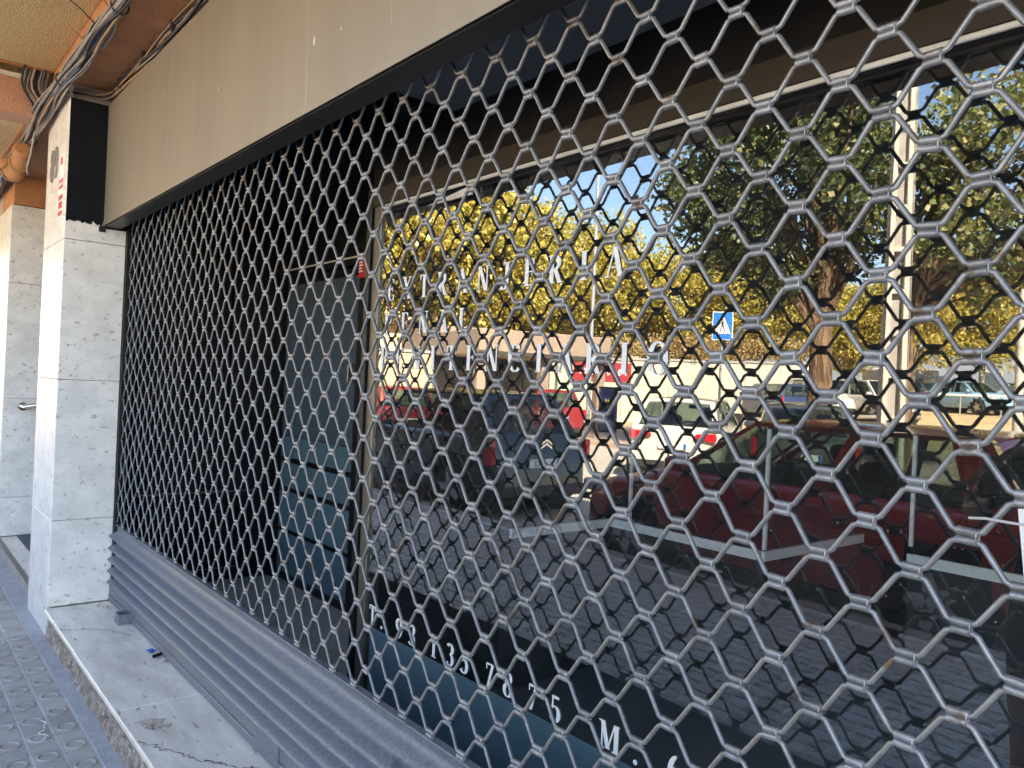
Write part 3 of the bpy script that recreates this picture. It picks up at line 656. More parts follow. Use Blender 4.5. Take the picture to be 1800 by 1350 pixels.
def letter(ch, x, y, z, h, m, parent, wx=1.0, depth=.0006, frame=None, **kw):
    P, adv = glyph(ch, **kw); mb = MB()
    for q, poly in enumerate(P):
        d = .0008 + .00006 * (q % 7) + depth
        mb.prism([(a * h * wx, b * h) for a, b in poly], -d, 0, 'y')
    nm = {'.': 'full_stop'}.get(ch, 'digit' if ch.isdigit() else 'letter')
    o = mb.build(nm, m, parent); o.location = (x, y, z)
    return adv * h * wx
def word(label, txt, x0, x1, z, h):
    t = thing('window_lettering', label, 'lettering', (x0, Gy - .001, z)); n_ = len(txt)
    pitch = (x1 - x0 - .045) / (n_ - 1)
    for i, c in enumerate(txt):
        _, adv = glyph(c); letter(c, i * pitch + (.0225 - adv * h / 2 if 0 < i else 0), 0, 0, h, vinyl, t)
word('white serif word EXTRANJERIA on the shop window, topmost of three lines', 'EXTRANJERIA', -2.437, -1.315, CAM_H + .278, .076)
word('white serif word PENAL on the shop window, middle of three lines', 'PENAL', -2.447, -1.945, CAM_H + .157, .074)
word('white serif word PENITENCIARIO on the shop window, lowest of three lines', 'PENITENCIARIO', -2.465, -1.165, CAM_H + .037, .077)
ph = thing('window_lettering', 'white serif telephone number line low on the shop window above the frosted film', 'lettering', (-2.46, Gy - .001, CAM_H - .880))
for c, x in (('T', -2.44), ('.', -2.375), ('9', -2.26), ('3', -2.18), ('1', -2.05), ('3', -1.96), ('5', -1.885), ('7', -1.76), ('8', -1.675), ('7', -1.57), ('5', -1.48), ('M', -1.285), ('.', -1.20), ('6', -1.085)):
    _, adv = glyph(c); letter(c, x - adv * .034 + 2.46, 0, 0, .068, vinyl, ph)
# house number and sticker on the pillar's street face
hn = thing('house_number', 'metal house number 89 on the marble pillar', 'number', (-5.02, .7625, 2.46))
numm = mat('brushed_metal', (.36, .35, .34), .4, .7)
letter('8', -.10, 0, 0, .165, numm, hn, 1.0, .006, thick=.16, thin=.14); letter('9', .015, 0, 0, .165, numm, hn, 1.0, .006, thick=.16, thin=.14)
stc = B('sticker', vinyl, None, -4.845, -4.725, .7605, .7625, 2.215, 2.555); tag(stc, 'red and white paper sticker on the pillar below the house number', 'sticker')
redp = mat('red_print', (.62, .05, .05), .6)
for a in ((-4.84, -4.73, 2.37, 2.42), (-4.84, -4.73, 2.31, 2.335), (-4.84, -4.73, 2.225, 2.25), (-4.82, -4.77, 2.50, 2.54)):
    MB().box(a[0], a[1], .7595, .7603, a[2], a[3]).build('print', redp, stc)
for k in range(5): MB().box(-4.833 + k * .021, -4.819 + k * .021, .7595, .7603, 2.262, 2.30).build('print', redp, stc)
for k in range(7): MB().box(-4.833 + k * .0145, -4.825 + k * .0145, .7590, .7594, 2.385, 2.405).build('print', vinyl, stc)

# ------------------------------------------------------------------ cables under the eaves
cabm = [mat('grey_cable', (.20, .185, .17), .6, 0, (.34, .31, .28), 9, 4), mat('pale_cable', (.36, .33, .29), .6), mat('black_cable', (.03, .03, .034), .6), mat('blue_cable', (.05, .09, .17), .6), mat('tan_cable', (.38, .25, .14), .7)]
bun = thing('cable_bundle', 'thick bundle of grey cables strapped along the eaves above the pillar', 'cables')
def cable(parent, ctrl, r, m, n=40, wob=.004, name='cable'):
    c = [Vector(p) for p in ctrl]; pts = []
    for i in range(n + 1):
        t = i / n * (len(c) - 1); k = min(int(t), len(c) - 2); u = t - k
        p0, p1, p2, p3 = c[max(k - 1, 0)], c[k], c[k + 1], c[min(k + 2, len(c) - 1)]
        p = .5 * ((2 * p1) + (p2 - p0) * u + (2 * p0 - 5 * p1 + 4 * p2 - p3) * u * u + (3 * p1 - p0 - 3 * p2 + p3) * u ** 3)
        pts.append(p + Vector((0, rng.normal(0, wob * .5), rng.normal(0, wob * .5))))
    return MB().tube(pts, r, 6).build(name, m, parent, 'all')
for k in range(34):
    a = rng.uniform(0, 2 * math.pi); rr = .042 * math.sqrt(rng.uniform()); dy, dz = rr * math.cos(a), rr * math.sin(a)
    ctrl = []
    for x in np.linspace(-8.2, .2, 22):
        sq = .55 + .45 * abs(math.sin((x + .35) * 3.0))       # waisted at the straps
        zb_ = 2.868 + (.02 if x > -4.4 else 0) - (.085 if x < -5.35 else .085 * max(0, (-4.75 - x) / .6) if x < -4.75 else 0)
        ctrl.append((x, .742 - (.01 if x > -4.4 else .035) + dy * sq + rng.normal(0, .010), zb_ + dz * sq + rng.normal(0, .010)))
    cable(bun, ctrl, rng.uniform(.0045, .0075), cabm[[0, 0, 1, 1, 2, 0, 2, 0, 1, 4, 0, 3][k % 12]], 90, .002)
for x in np.arange(-6.6, -.2, .52):
    zz = 2.868 + (.02 if x > -4.4 else 0) - (.085 if x < -5.35 else 0)
    tpts = [(x, .742 - (.01 if x > -4.4 else .035) + .034 * math.cos(a), zz + .034 * math.sin(a)) for a in np.linspace(0, 2 * math.pi, 15)]
    MB().tube(tpts, .004, 5).build('strap', cabm[2], bun, 'all')
for k in range(12):   # cables hanging down from the gap over the cross beam
    x = -5.06 + rng.uniform(-.02, .05); y = .60 + .012 * k
    cable(bun, [(x, y, 3.05), (x - .01, y - .01, 2.95), (x + rng.uniform(-.03, .03), y + .04, 2.86), (x - .15, .70, 2.83)], .006, cabm[[2, 0, 3, 0, 1, 2][k % 6]], 16, .002)
for k in range(5):    # loose ends
    x = -4.0 + k * .23
    cable(bun, [(x, .70, 2.90), (x + .03, .64, 2.93), (x - .02, .58 - .02 * k, 3.0), (x - .10, .54, 3.03)], .0028, cabm[2 if k % 2 else 4], 14, .002)
cable(bun, [(-5.30, .70, 2.80), (-5.36, .69, 2.66), (-5.40, .68, 2.58), (-5.50, .70, 2.56), (-5.62, .70, 2.66)], .006, cabm[1], 24, .002)
run2 = thing('cable_run', 'thin cables and copper pipe clipped along the top of the fascia', 'cables')
for k in range(6):
    dy, dz = .010 * (k % 3), .012 * (k // 3)
    ctrl = [(-4.72, .745, 2.872)] + [(-4.67 + .0, .80 + dy, 2.862 + dz), (-4.64, .89 + dy, 2.858 + dz), (-4.55, .935 + dy * .6, 2.862 + dz)]
    ctrl += [(x, .938 + dy * .7 + rng.normal(0, .004), 2.868 + dz + rng.normal(0, .006) + (.014 * math.sin(x * 4 + k))) for x in np.linspace(-4.3, .4, 15)]
    cable(run2, ctrl, [.006, .005, .009, .005, .006, .0045][k], cabm[[2, 0, 4, 4, 2, 0][k]], 80, .001)
for x in (-4.40, -3.95, -3.5, -3.05, -2.6, -2.1, -1.6): B('clip', cabm[2], run2, x, x + .02, .93, .972, 2.855, 2.905, b=.003)
cor = thing('corrugated_conduit', 'ribbed orange conduit hanging from the cable bundle beside the pillar', 'conduit')
cpts = []; crad = []
for i in range(64):
    t = i / 63; cpts.append((-5.50 - .62 * t, .665 + .012 * math.sin(t * 3), 2.71 - .10 * math.sin(math.pi * t) + .02 * t)); crad.append(.053 if i % 2 else .040)
MB().tube(cpts, crad, 16).build('ribbed_tube', mat('orange_conduit', (.46, .22, .09), .55), cor, True)
for x in (-5.62, -5.95): MB().tube([(x, .665 + .054 * math.cos(a), 2.645 + .054 * math.sin(a)) for a in np.linspace(0, 2 * math.pi, 17)], .005, 5).build('strap', cabm[4], cor, 'all')

# ------------------------------------------------------------------ cars
def interp(kn, t):
    for (a, va), (b, vb) in zip(kn, kn[1:]):
        if t <= b:
            u = (t - a) / (b - a) if b > a else 0; u = u * u * (3 - 2 * u); return va + (vb - va) * u
    return kn[-1][1]
STY = {  # rear glass base, roof rear, roof front, cowl (fractions from the rear), belt, rear top, bonnet tip
    'hatch': (.045, .135, .55, .725, .635, .64, .50), 'sedan': (.16, .30, .57, .73, .62, .62, .49),
    'suv': (.03, .085, .58, .735, .63, .63, .54), 'van': (.015, .03, .70, .84, .60, .60, .47), 'mpv': (.02, .07, .62, .80, .61, .62, .48)}
WHEEL = {}
def wheel(parent, x, y, r, side):
    key = round(r, 3)
    if key not in WHEEL:
        ty = MB(); n_ = 24; prof_ = [(r * .66, -.085), (r * .80, -.09), (r * .95, -.08), (r, -.055), (r, .055), (r * .95, .08), (r * .80, .09), (r * .66, .085)]
        vs_ = [(rr * math.cos(2 * math.pi * i / n_), yy, rr * math.sin(2 * math.pi * i / n_)) for rr, yy in prof_ for i in range(n_)]
        ty.add(vs_, [(k * n_ + i, k * n_ + (i + 1) % n_, (k + 1) * n_ + (i + 1) % n_, (k + 1) * n_ + i) for k in range(len(prof_) - 1) for i in range(n_)])
        rm = MB(); rm.tube([(0, -.07, 0), (0, .07, 0)], r * .66, 24)
        sp = MB()
        for q in range(5):
            a = 2 * math.pi * q / 5; c_, s_ = math.cos(a), math.sin(a)
            poly = [(r * .10, -.05), (r * .62, -.035), (r * .62, .035), (r * .10, .05)]
            sp.add([(p * c_ - q_ * s_, yy, p * s_ + q_ * c_) for yy in (-.085, -.072) for p, q_ in poly] , [(0, 1, 2, 3), (4, 7, 6, 5), (0, 4, 5, 1), (1, 5, 6, 2), (2, 6, 7, 3), (3, 7, 4, 0)])
        sp.cyl((0, -.09, 0), (0, -.07, 0), r * .16, 12)
        wt = ty.build('wheel', rubber, parent, True); rb = rm.build('rim_barrel', plastic, wt, True); sb = sp.build('rim', rimm, wt)
        WHEEL[key] = (wt, rb, sb); o = wt
    else:
        a, b, c = WHEEL[key]; o = inst(a, parent); inst(b, o); inst(c, o)
    o.location = (x, y, r); o.rotation_euler = (0, 0, 0 if side < 0 else math.pi)
def car(name, label, loc, head, L, W, Hc, pm, style, group=None, rear=None, inside=False, cat='car', z=None, plate='', tail='tall'):
    t = thing(name, label, cat, (loc[0], loc[1], gz(loc[1]) if z is None else z), R_(head), group)
    s_rb, s_rr, s_rf, s_cw, fb, ft, ftip = STY[style]
    zt = [(0, .30 if style != 'van' else .34), (.012, .50), (s_rb if s_rb > .02 else .02, ft), (s_cw, fb + .012), (.86, ftip + .055), (.95, ftip), (.985, ftip - .09), (1, .27)]
    if style == 'sedan': zt = [(0, .36), (.015, .57), (.06, .615), (s_rb, .63), (s_cw, fb + .012), (.86, ftip + .06), (.95, ftip), (.985, ftip - .08), (1, .27)]
    zbk = [(0, .22), (.05, .135), (.94, .125), (1, .19)]
    wk = [(0, .78), (.03, .90), (.12, .97), (.3, 1), (.72, 1), (.88, .95), (.96, .84), (1, .62)]
    ns = 64; rings = []
    r_w = .215 * Hc; xa = (.185, .81)
    for i in range(ns + 1):
        s = i / ns; s = s if 0 < i < ns else (0.0 if i == 0 else 1.0)
        X = (s - .5) * L; a = interp(zt, s) * Hc; bz = interp(zbk, s) * Hc; hw = interp(wk, s) * W / 2; d = a - bz
        pr = [(.84, bz), (.945, bz + .06 * d), (.985, bz + .22 * d), (1.0, bz + .45 * d), (.99, bz + .68 * d), (.968, bz + .86 * d), (.93, bz + .95 * d), (.86, a), (.55, a + .012 * Hc), (0, a + .018 * Hc)]
        half = [(X, hw * y_, z_) for y_, z_ in pr]
        rings.append([(0 * 0 + X, 0, bz)] + half + [(x_, -y_, z_) for x_, y_, z_ in half[-2::-1]])
    nr_ = len(rings[0]); mb = MB(); vs_ = [p for rg in rings for p in rg]; fs_, ms_ = [], []
    for i in range(ns):
        for k in range(nr_):
            q = (i * nr_ + k, i * nr_ + (k + 1) % nr_, (i + 1) * nr_ + (k + 1) % nr_, (i + 1) * nr_ + k)
            c = sum((Vector(vs_[j]) for j in q), Vector()) / 4
            if k not in (7, 8, 9, 10, 11, 12) and any(math.hypot(c.x - (xw - .5) * L, c.z - r_w) < r_w * 1.2 for xw in xa) and abs(c.y) > W * .3: continue
            s = (i + .5) / ns
            inside_top = k in (8, 9, 10, 11) and s_rb + .02 < s < s_cw - .01
            low = c.z < .20 * Hc and (k in (0, 1, 2, nr_ - 1, nr_ - 2, nr_ - 3))
            fs_.append(q); ms_.append(1 if (inside_top or low) else 0)
    fs_.append(tuple(range(nr_))); ms_.append(0); fs_.append(tuple(ns * nr_ + k for k in range(nr_ - 1, -1, -1))); ms_.append(1)
    mb.v = vs_; mb.f = fs_; mb.m = ms_
    mb.build('body', [pm, plastic], t, True)
    # dark wheel wells
    wl = MB()
    for xw in xa:
        for sd in (-1, 1): wl.tube([((xw - .5) * L, sd * W * .26, r_w), ((xw - .5) * L, sd * W * .47, r_w)], r_w * 1.24, 24)
    wl.build('wheel_well', plastic, t)
    for xw in xa:
        for sd in (-1, 1): wheel(t, (xw - .5) * L, sd * (W / 2 - .075), r_w, sd)
    # cabin: bilinear patches split into frame and panes
    wb, wt = W * .455, W * .355; zb_ = fb * Hc - .01; zr = Hc * .965
    xf0, xf1, xr0, xr1 = (s_cw - .5) * L, (s_rf - .5) * L, (s_rb + .005 - .5) * L, (s_rr - .5) * L
    if style == 'van': wt = W * .42
    def patch(A, B_, C, D, cu, cv, glassf, bulge, names):
        # A,B_ lower edge, D,C upper edge
        A, B_, C, D = map(Vector, (A, B_, C, D)); nrm = ((B_ - A).cross(D - A)).normalized()
        def S(u, v):
            p = A.lerp(B_, u).lerp(D.lerp(C, u), v); return p + nrm * bulge * (1 - (2 * u - 1) ** 2 * .9) * (.35 + .65 * (1 - (2 * v - 1) ** 2))
        fr = MB(); panes = {}
        def dens(l):
            o_ = []
            for a, b in zip(l, l[1:]):
                k_ = 4 if b - a > .2 else 1; o_ += [a + (b - a) * j / k_ for j in range(k_)]
            return o_ + [l[-1]]
        U, V = dens(cu), dens(cv)
        for a, b in zip(U, U[1:]):
            for c, d in zip(V, V[1:]):
                g = glassf((a + b) / 2, (c + d) / 2); q = [S(a, c), S(b, c), S(b, d), S(a, d)]
                tgt = fr if g is None else panes.setdefault(g, MB()); tgt.add(q, [(0, 1, 2, 3)])
        return fr, panes
    fr_all = MB()
    vb = lambda u, v: .05 < v < .93
    sidecuts = [0, .035, .47, .515, .86, 1] if style in ('hatch', 'suv', 'mpv') else ([0, .03, .46, .50, .90, 1] if style == 'sedan' else [0, .03, .30, .33, .6, 1])
    for sd in (1, -1):
        # u runs from front to rear
        A = (xf0 - .02, sd * wb, zb_); B_ = (xr0 + .05, sd * wb * .97, zb_); C = (xr1 + .02, sd * wt * .97, zr); D = (xf1, sd * wt, zr)
        def gf(u, v):
            if not vb(u, v): return None
            if sidecuts[1] < u < sidecuts[2]: return 'a'
            if sidecuts[3] < u < sidecuts[4] and not (style == 'van'): return 'b'
            return None
        f_, pn = patch(A, B_, C, D, sidecuts, [0, .05, .93, 1], gf, .03 * -sd, None)
        fr_all.add(f_.v, f_.f)
        for g in pn.values(): g.build('side_window', carglass, t, 'all')
    f_, pn = patch((xf0, -wb * .97, zb_), (xf0, wb * .97, zb_), (xf1, wt * .98, zr), (xf1, -wt * .98, zr), [0, .05, .95, 1], [0, .03, .95, 1], lambda u, v: 'w' if .05 < u < .95 and .03 < v < .95 else None, .08, None)
    fr_all.add(f_.v, f_.f); [g.build('windscreen', carglass, t, 'all') for g in pn.values()]
    f_, pn = patch((xr0, wb * .94, zb_), (xr0, -wb * .94, zb_), (xr1, -wt * .95, zr), (xr1, wt * .95, zr), [0, .07, .93, 1], [0, .06, .86, 1], lambda u, v: 'w' if .07 < u < .93 and .06 < v < .86 else None, .06, None)
    fr_all.add(f_.v, f_.f)
    if style == 'van': fr_all.add([p for g in pn.values() for p in g.v], [f for g in pn.values() for f in g.f])
    else: [g.build('rear_window', carglass, t, 'all') for g in pn.values()]
    fr_all.build('cabin_frame', pm, t, 'all')
    # roof with crown
    ro = MB(); nu, nv = 12, 8; vs_ = []
    for i in range(nu + 1):
        u = i / nu; X = xf1 + .03 + (xr1 - .03 - xf1 - .03) * u
        for k in range(nv + 1):
            v = k / nv * 2 - 1; ww = wt * 1.015 * (1 - .03 * abs(2 * u - 1) ** 3)
            vs_.append((X, ww * v, zr - .004 + .035 * Hc * (1 - abs(v) ** 2.6) * (1 - .55 * abs(2 * u - 1) ** 3)))
    ro.add(vs_, [(i * (nv + 1) + k, i * (nv + 1) + k + 1, (i + 1) * (nv + 1) + k + 1, (i + 1) * (nv + 1) + k) for i in range(nu) for k in range(nv)])
    ro.build('roof', pm, t, 'all')
    xr = -L / 2
    # lights, plates, bumper, mirrors
    for sd in (-1, 1):
        if tail == 'tall': mbx = MB().bbox(xr + .0, xr + .16, sd * W * .44 - .055, sd * W * .44 + .03 , .42 * Hc, .62 * Hc, b=.02)
        else:
            mbx = MB(); y0, y1 = sd * W * .21, sd * W * .405
            mbx.prism([(y0, .545 * Hc), (y1, .50 * Hc), (y1 + sd * .02, .545 * Hc), (y1, .60 * Hc), (y0 + sd * .02, .585 * Hc)], xr - .015, xr + .16, 'x')
        mbx.build('tail_light', redlens, t, True)
        MB().bbox(L / 2 - .30, L / 2 - .035, sd * W * .37 - .10, sd * W * .37 + .075, .42 * Hc, .50 * Hc, b=.03).build('headlight', whitelens, t, True)
        mr_ = MB().bbox(xf0 - .22, xf0 - .10, min(sd * (W * .47), sd * (W * .47 + .19)), max(sd * (W * .47), sd * (W * .47 + .19)), fb * Hc + .02, fb * Hc + .14, b=.03); mr_.build('mirror', pm if sd else plastic, t, True)
    MB().bbox(xr - .03, xr + .10, -W * .40, W * .40, .17 * Hc, .26 * Hc, b=.02).build('rear_bumper', plastic, t, True)
    MB().bbox(L / 2 - .10, L / 2 + .02, -W * .33, W * .33, .17 * Hc, .25 * Hc, b=.02).build('front_grille', plastic, t, True)
    pl = MB().bbox(xr - .022, xr - .004, -.235, .235, .40 * Hc, .40 * Hc + .10, b=.004).build('number_plate', platem, t)
    MB().box(xr - .0235, xr - .0221, .185, .233, .40 * Hc + .003, .40 * Hc + .097).build('plate_band', eublue, pl)
    y = -.03
    for c in plate:
        o_ = bpy.data.objects
        P_, adv = glyph(c, .15, .13); g_ = MB()
        for q, poly in enumerate(P_): g_.prism([(y - a * .062, .40 * Hc + .02 + b * .062) for a, b in poly], xr - .0245 - .0001 * (q % 5), xr - .0221, 'x')
        g_.build('plate_letter', ink, pl); y -= adv * .062 + .008
    if style in ('hatch', 'suv', 'mpv'):
        MB().bbox(xr1 - .02, xr1 + .02, -.16, .16, zr - .035, zr - .012, b=.005).build('brake_light', redlens, t)
        wp = MB(); wp.tube([(xr0 - .02, 0, zb_ + .05), (xr0 + .02, .28, zb_ + .10)], .012, 6); wp.build('wiper', plastic, t)
    if inside:
        for yy in (-W * .2, W * .2):
            st = MB(); st.bbox(-.30, .20, yy - .22, yy + .22, .30 * Hc, .44 * Hc, b=.04); st.bbox(-.42, -.26, yy - .21, yy + .21, .42 * Hc, .76 * Hc, b=.05); st.bbox(-.44, -.32, yy - .11, yy + .11, .77 * Hc, .87 * Hc, b=.03)
            st.build('seat', seatm, t, True)
        MB().bbox(xf0 - .52, xf0 - .05, -wb * .9, wb * .9, .52 * Hc, fb * Hc + .03, b=.06).build('dashboard', plastic, t, True)
        sw = MB(); cx, cy_, cz = xf0 - .62, W * .2, .60 * Hc
        sw.tube([(cx + .07 * math.sin(a), cy_ + .175 * math.cos(a), cz + .165 * math.sin(a)) for a in np.linspace(0, 2 * math.pi, 25)], .014, 8)
        sw.tube([(cx, cy_ - .17, cz), (cx, cy_ + .17, cz)], .018, 6); sw.build('steering_wheel', mat('wheel_rim_plastic', (.09, .10, .10), .4), t, 'all')
        MB().bbox(xf1 - .06, xf1 + .02, -.10, .10, .84 * Hc, .89 * Hc, b=.015).build('rear_view_mirror', plastic, t)
    for sd in (-1, 1):
        dh = MB(); [dh.bbox(x_ - .09, x_ + .09, sd * W * .497 - .012, sd * W * .497 + .012, .555 * Hc, .575 * Hc, b=.005) for x_ in (-.10 * L, .10 * L)]
        dh.build('door_handle', pm, t)
    return t
P_red = paint('dark_red_paint', (.38, .022, .032)); P_dk = paint('dark_blue_grey_paint', (.022, .034, .045)); P_wh = paint('white_paint', (.56, .54, .47))
P_gy = paint('grey_paint', (.045, .05, .052)); P_bl = paint('navy_paint', (.02, .035, .10)); P_sky = paint('light_blue_paint', (.22, .40, .55)); P_br = paint('bright_red_paint', (.22, .014, .014)); P_si = paint('silver_paint', (.42, .44, .43))
car('parked_car', 'dark red car parked at the kerb in the shade, nearest the shop', (-3.28, -3.12), 180, 4.02, 1.66, 1.37, P_red, 'hatch', inside=True, z=-.10)
ct = car('parked_car', 'dark blue grey hatchback parked at the kerb ahead of the red car', (-8.55, -3.22), 180, 3.72, 1.66, 1.46, P_dk, 'hatch', inside=True, z=-.10, plate='CCZ')
ch = MB()
for k in range(2):
    z_ = .80 + k * .045
    for sd in (1, -1): ch.prism([(0, z_ + .05), (sd * .085, z_), (sd * .085, z_ + .022), (0, z_ + .072)], -1.895, -1.875, 'x')
ch.build('emblem', chrome, ct)
wc = car('parked_car', 'white car parked slantwise across the road, tail towards the shop, in sunlight', (-9.18, -9.21), 241.5, 4.0, 1.72, 1.46, P_wh, 'hatch', inside=True, plate='84', tail='wedge')
for k, c in enumerate('TEMT'):
    P_, adv = glyph(c, .15, .12); g_ = MB()
    for q, poly in enumerate(P_): g_.prism([(.21 - k * .125 - a * .035, .47 + b * .035) for a, b in poly], -2.0085 - .0002 * (q % 4), -1.99, 'x')
    g_.build('badge_letter', ink, wc)
car('parked_car', 'dark grey car with a red high brake light parked under the near tree', (-7.14, -9.55), 238, 3.8, 1.64, 1.46, P_gy, 'hatch', inside=True)
car('parked_car', 'navy estate car broadside in front of the pale wall', (-18.4, -26.6), 206, 4.2, 1.72, 1.50, P_bl, 'suv')
car('parked_van', 'small white van just left of the big tree trunk, beyond the sandy strip', (-16.6, -27.6), 30, 4.0, 1.7, 1.62, P_wh, 'mpv', cat='van')
car('parked_van', 'white van with dark windows left of the concrete pole, beyond the sandy strip', (-14.6, -27.6), 30, 4.3, 1.72, 1.62, P_wh, 'mpv', cat='van')
car('parked_car', 'light blue hatchback parked behind the white rail', (-14.1, -36.0), 25, 3.9, 1.66, 1.46, P_sky, 'hatch')
car('parked_car', 'silver car parked just behind the light blue hatchback', (-17.2, -38.6), 25, 4.0, 1.66, 1.45, P_si, 'sedan')
car('parked_car', 'white car farthest right, beyond the light blue hatchback', (-11.2, -36.6), 25, 4.1, 1.68, 1.48, P_wh, 'suv')
lor = thing('box_truck', 'white box truck with a red ring mark behind the concrete pole', 'truck', (-19.2, -40.0, gz(-40)), R_(28))
MB().bbox(-1.6, 1.9, -1.0, 1.0, .5, 2.0, b=.05).build('cargo_box', P_wh, lor); MB().bbox(1.95, 2.9, -.9, .9, .35, 1.7, b=.18).build('cab', P_wh, lor, True)
MB().bbox(2.45, 2.86, -.93, .93, 1.1, 1.5, b=.05).build('cab_window', slate, lor)
for x in (-1.0, 2.3):
    for sd in (-1, 1): wheel(lor, x, sd * .85, .34, sd)
rg = MB(); rg.tube([(1.0 + .42 * math.cos(a), 1.012, 1.28 + .42 * math.sin(a)) for a in np.linspace(0, 2 * math.pi, 33)], .05, 6); rg.build('ring_mark', redp, lor)
car('parked_car', 'bright red hatchback with pale stickers near the canopy building', (-17.6, -12.9), 205, 3.8, 1.62, 1.44, P_br, 'hatch', plate='')
car('parked_car', 'red car at the far left end of the street by the window frame', (-17.0, -6.9), 185, 4.0, 1.66, 1.40, P_br, 'hatch')
car('parked_van', 'white van behind the far left red car', (-21.8, -7.7), 185, 4.4, 1.8, 1.75, P_wh, 'mpv', cat='van')

# ------------------------------------------------------------------ trees
def leaves(mb_v, mb_f, centers, per, spread, size, squash=.75):
    for c in centers:
        n_ = int(per * rng.uniform(.7, 1.3)); d = rng.normal(0, 1, (n_, 3)); d /= np.linalg.norm(d, axis=1)[:, None]
        rr = spread * rng.uniform(.15, 1, n_) ** .6; pos = np.array(c) + d * rr[:, None] * np.array([1, 1, squash])
        a = rng.normal(0, 1, (n_, 3)); a[:, 2] -= .5; a /= np.linalg.norm(a, axis=1)[:, None]
        b = np.cross(a, rng.normal(0, 1, (n_, 3))); b /= np.linalg.norm(b, axis=1)[:, None]; nn = np.cross(a, b)
        sz = size * rng.uniform(.6, 1.25, n_)
        base = len(mb_v) // 1
        quad = np.stack([pos - a * sz[:, None] * .5, pos + b * sz[:, None] * .44 + nn * sz[:, None] * .10, pos + a * sz[:, None] * .55, pos - b * sz[:, None] * .44 + nn * sz[:, None] * .10], 1).reshape(-1, 3)
        mb_v.extend(map(tuple, quad.tolist())); mb_f.extend([(base + 4 * i, base + 4 * i + 1, base + 4 * i + 2, base + 4 * i + 3) for i in range(n_)])
def tree(name, label, loc, trunk_h, r0, crown_c, crown_r, nclump, per, spread, lsize, lm, bm_, group=None, lean=(0, 0), link_=True, shell=.45):
    t = thing(name, label, 'tree', loc, 0, group)
    tr = MB(); top = Vector((lean[0], lean[1], trunk_h)); pts = []; rad = []
    for i in range(11):
        u = i / 10; pts.append((lean[0] * u + .05 * math.sin(u * 5) * r0 * 3, lean[1] * u + .04 * math.cos(u * 4) * r0 * 3, trunk_h * u - .1 * (i == 0))); rad.append(r0 * (1.25 - .55 * u ** .5) if i else r0 * 1.5)
    tr.tube(pts, rad, 14); tr.build('trunk', bm_, t, True)
    cs = []
    while len(cs) < nclump:
        d = rng.normal(0, 1, 3); d /= np.linalg.norm(d); q = shell + (1 - shell) * rng.uniform() ** .7
        p = np.array(crown_c) + d * q * np.array(crown_r)
        cs.append(p)
    lb = MB()
    for k, c in enumerate(cs[::max(1, nclump // 26)]):
        st = Vector(pts[-1]) * rng.uniform(.75, 1.0) if k % 2 else Vector(pts[-1]); st = Vector((pts[-1][0], pts[-1][1], trunk_h * rng.uniform(.72, 1.0)))
        e = Vector(c); mid = st.lerp(e, .5) + Vector((rng.normal(0, .15), rng.normal(0, .15), rng.uniform(0, .3)))
        lb.tube([st, st.lerp(mid, .5), mid, mid.lerp(e, .55), e], [r0 * .42, r0 * .32, r0 * .22, r0 * .13, r0 * .05], 6)
    lb.build('limb', bm_, t, True)
    V, F = [], []; leaves(V, F, cs, per, spread, lsize)
    me = bpy.data.meshes.new('crown'); me.from_pydata(V, [], F); me.materials.append(lm); link(bpy.data.objects.new('crown', me), t)
    return t
# near tree and its neighbour: fine foliage
tree('roadside_tree', 'dark leafy tree with furrowed sunlit trunk behind the slanted parked cars', (-8.35, -12.2, gz(-12.2)), 3.7, .275, (-1.0, .2, 6.1), (2.75, 2.3, 2.45), 210, 100, .62, .13, leaf_near, bark, lean=(.05, 0))
tree('roadside_tree', 'pale leafed tree with loose open crown right of the concrete pole', (-6.9, -12.9, gz(-12.9)), 3.7, .15, (1.75, -.1, 5.5), (2.0, 1.7, 2.5), 125, 62, .58, .145, leaf_right, bark)
protos = []
spec = [(-27.2, -10.6, 1.3, 'leftmost', 0), (-26.5, -14.2, 1.32, 'second', 1), (-24.6, -16.2, 1.12, '', 2), (-25.5, -19.8, 1.06, '', 0), (-25.8, -23.6, 1.04, '', 1), (-25.0, -27.5, 1.0, '', 2), (-22.8, -29.8, .92, '', 0), (-20.5, -31.4, .84, '', 1), (-19.0, -34.2, .78, '', 2), (-16.2, -34.8, .82, '', 0), (-14.2, -37.6, .80, '', 1), (-12.0, -39.6, .78, '', 2), (-9.6, -39.6, .84, '', 0), (-7.0, -41.5, .84, '', 1), (-29.5, -6.0, 1.3, '', 2)]
desc = ['yellowing plane tree against the left window frame, above the tan wall', 'yellowing plane tree above the left part of the canopy building', 'yellowing plane tree above the right part of the canopy building', 'yellowing plane tree left of the gap of blue sky', 'low yellow plane tree at the foot of the sky gap', 'yellow plane tree right of the sky gap behind the pale wall', 'yellow plane tree behind the pedestrian crossing sign', 'yellow plane tree behind the navy estate car', 'yellow plane tree left of the dark tree trunk', 'yellow plane tree between dark trunk and concrete pole', 'yellow plane tree just right of the concrete pole', 'yellow plane tree behind the light blue hatchback', 'yellow plane tree left of the lamp post', 'yellow plane tree at the right edge behind the lamp post', 'yellowing plane tree at the far left end behind the white van']
for k, (x, y, s, _, v) in enumerate(spec):
    if len(protos) < 3:
        o = tree('plane_tree', desc[k], (x, y, gz(y)), 3.0, .2, (0, 0, 5.6), (2.9, 2.9, 3.1), 150, 95, .80, .175, leaf_far, barkpale, 'plane trees across the street', shell=.35); protos.append(o)
    else:
        o = copy_tree(protos[v]); o['label'] = desc[k]
    o.location = (x, y, gz(y)); o.scale = (s, s, s * (1 + .06 * math.sin(k * 2.1))); o.rotation_euler = (0, 0, k * 1.7)

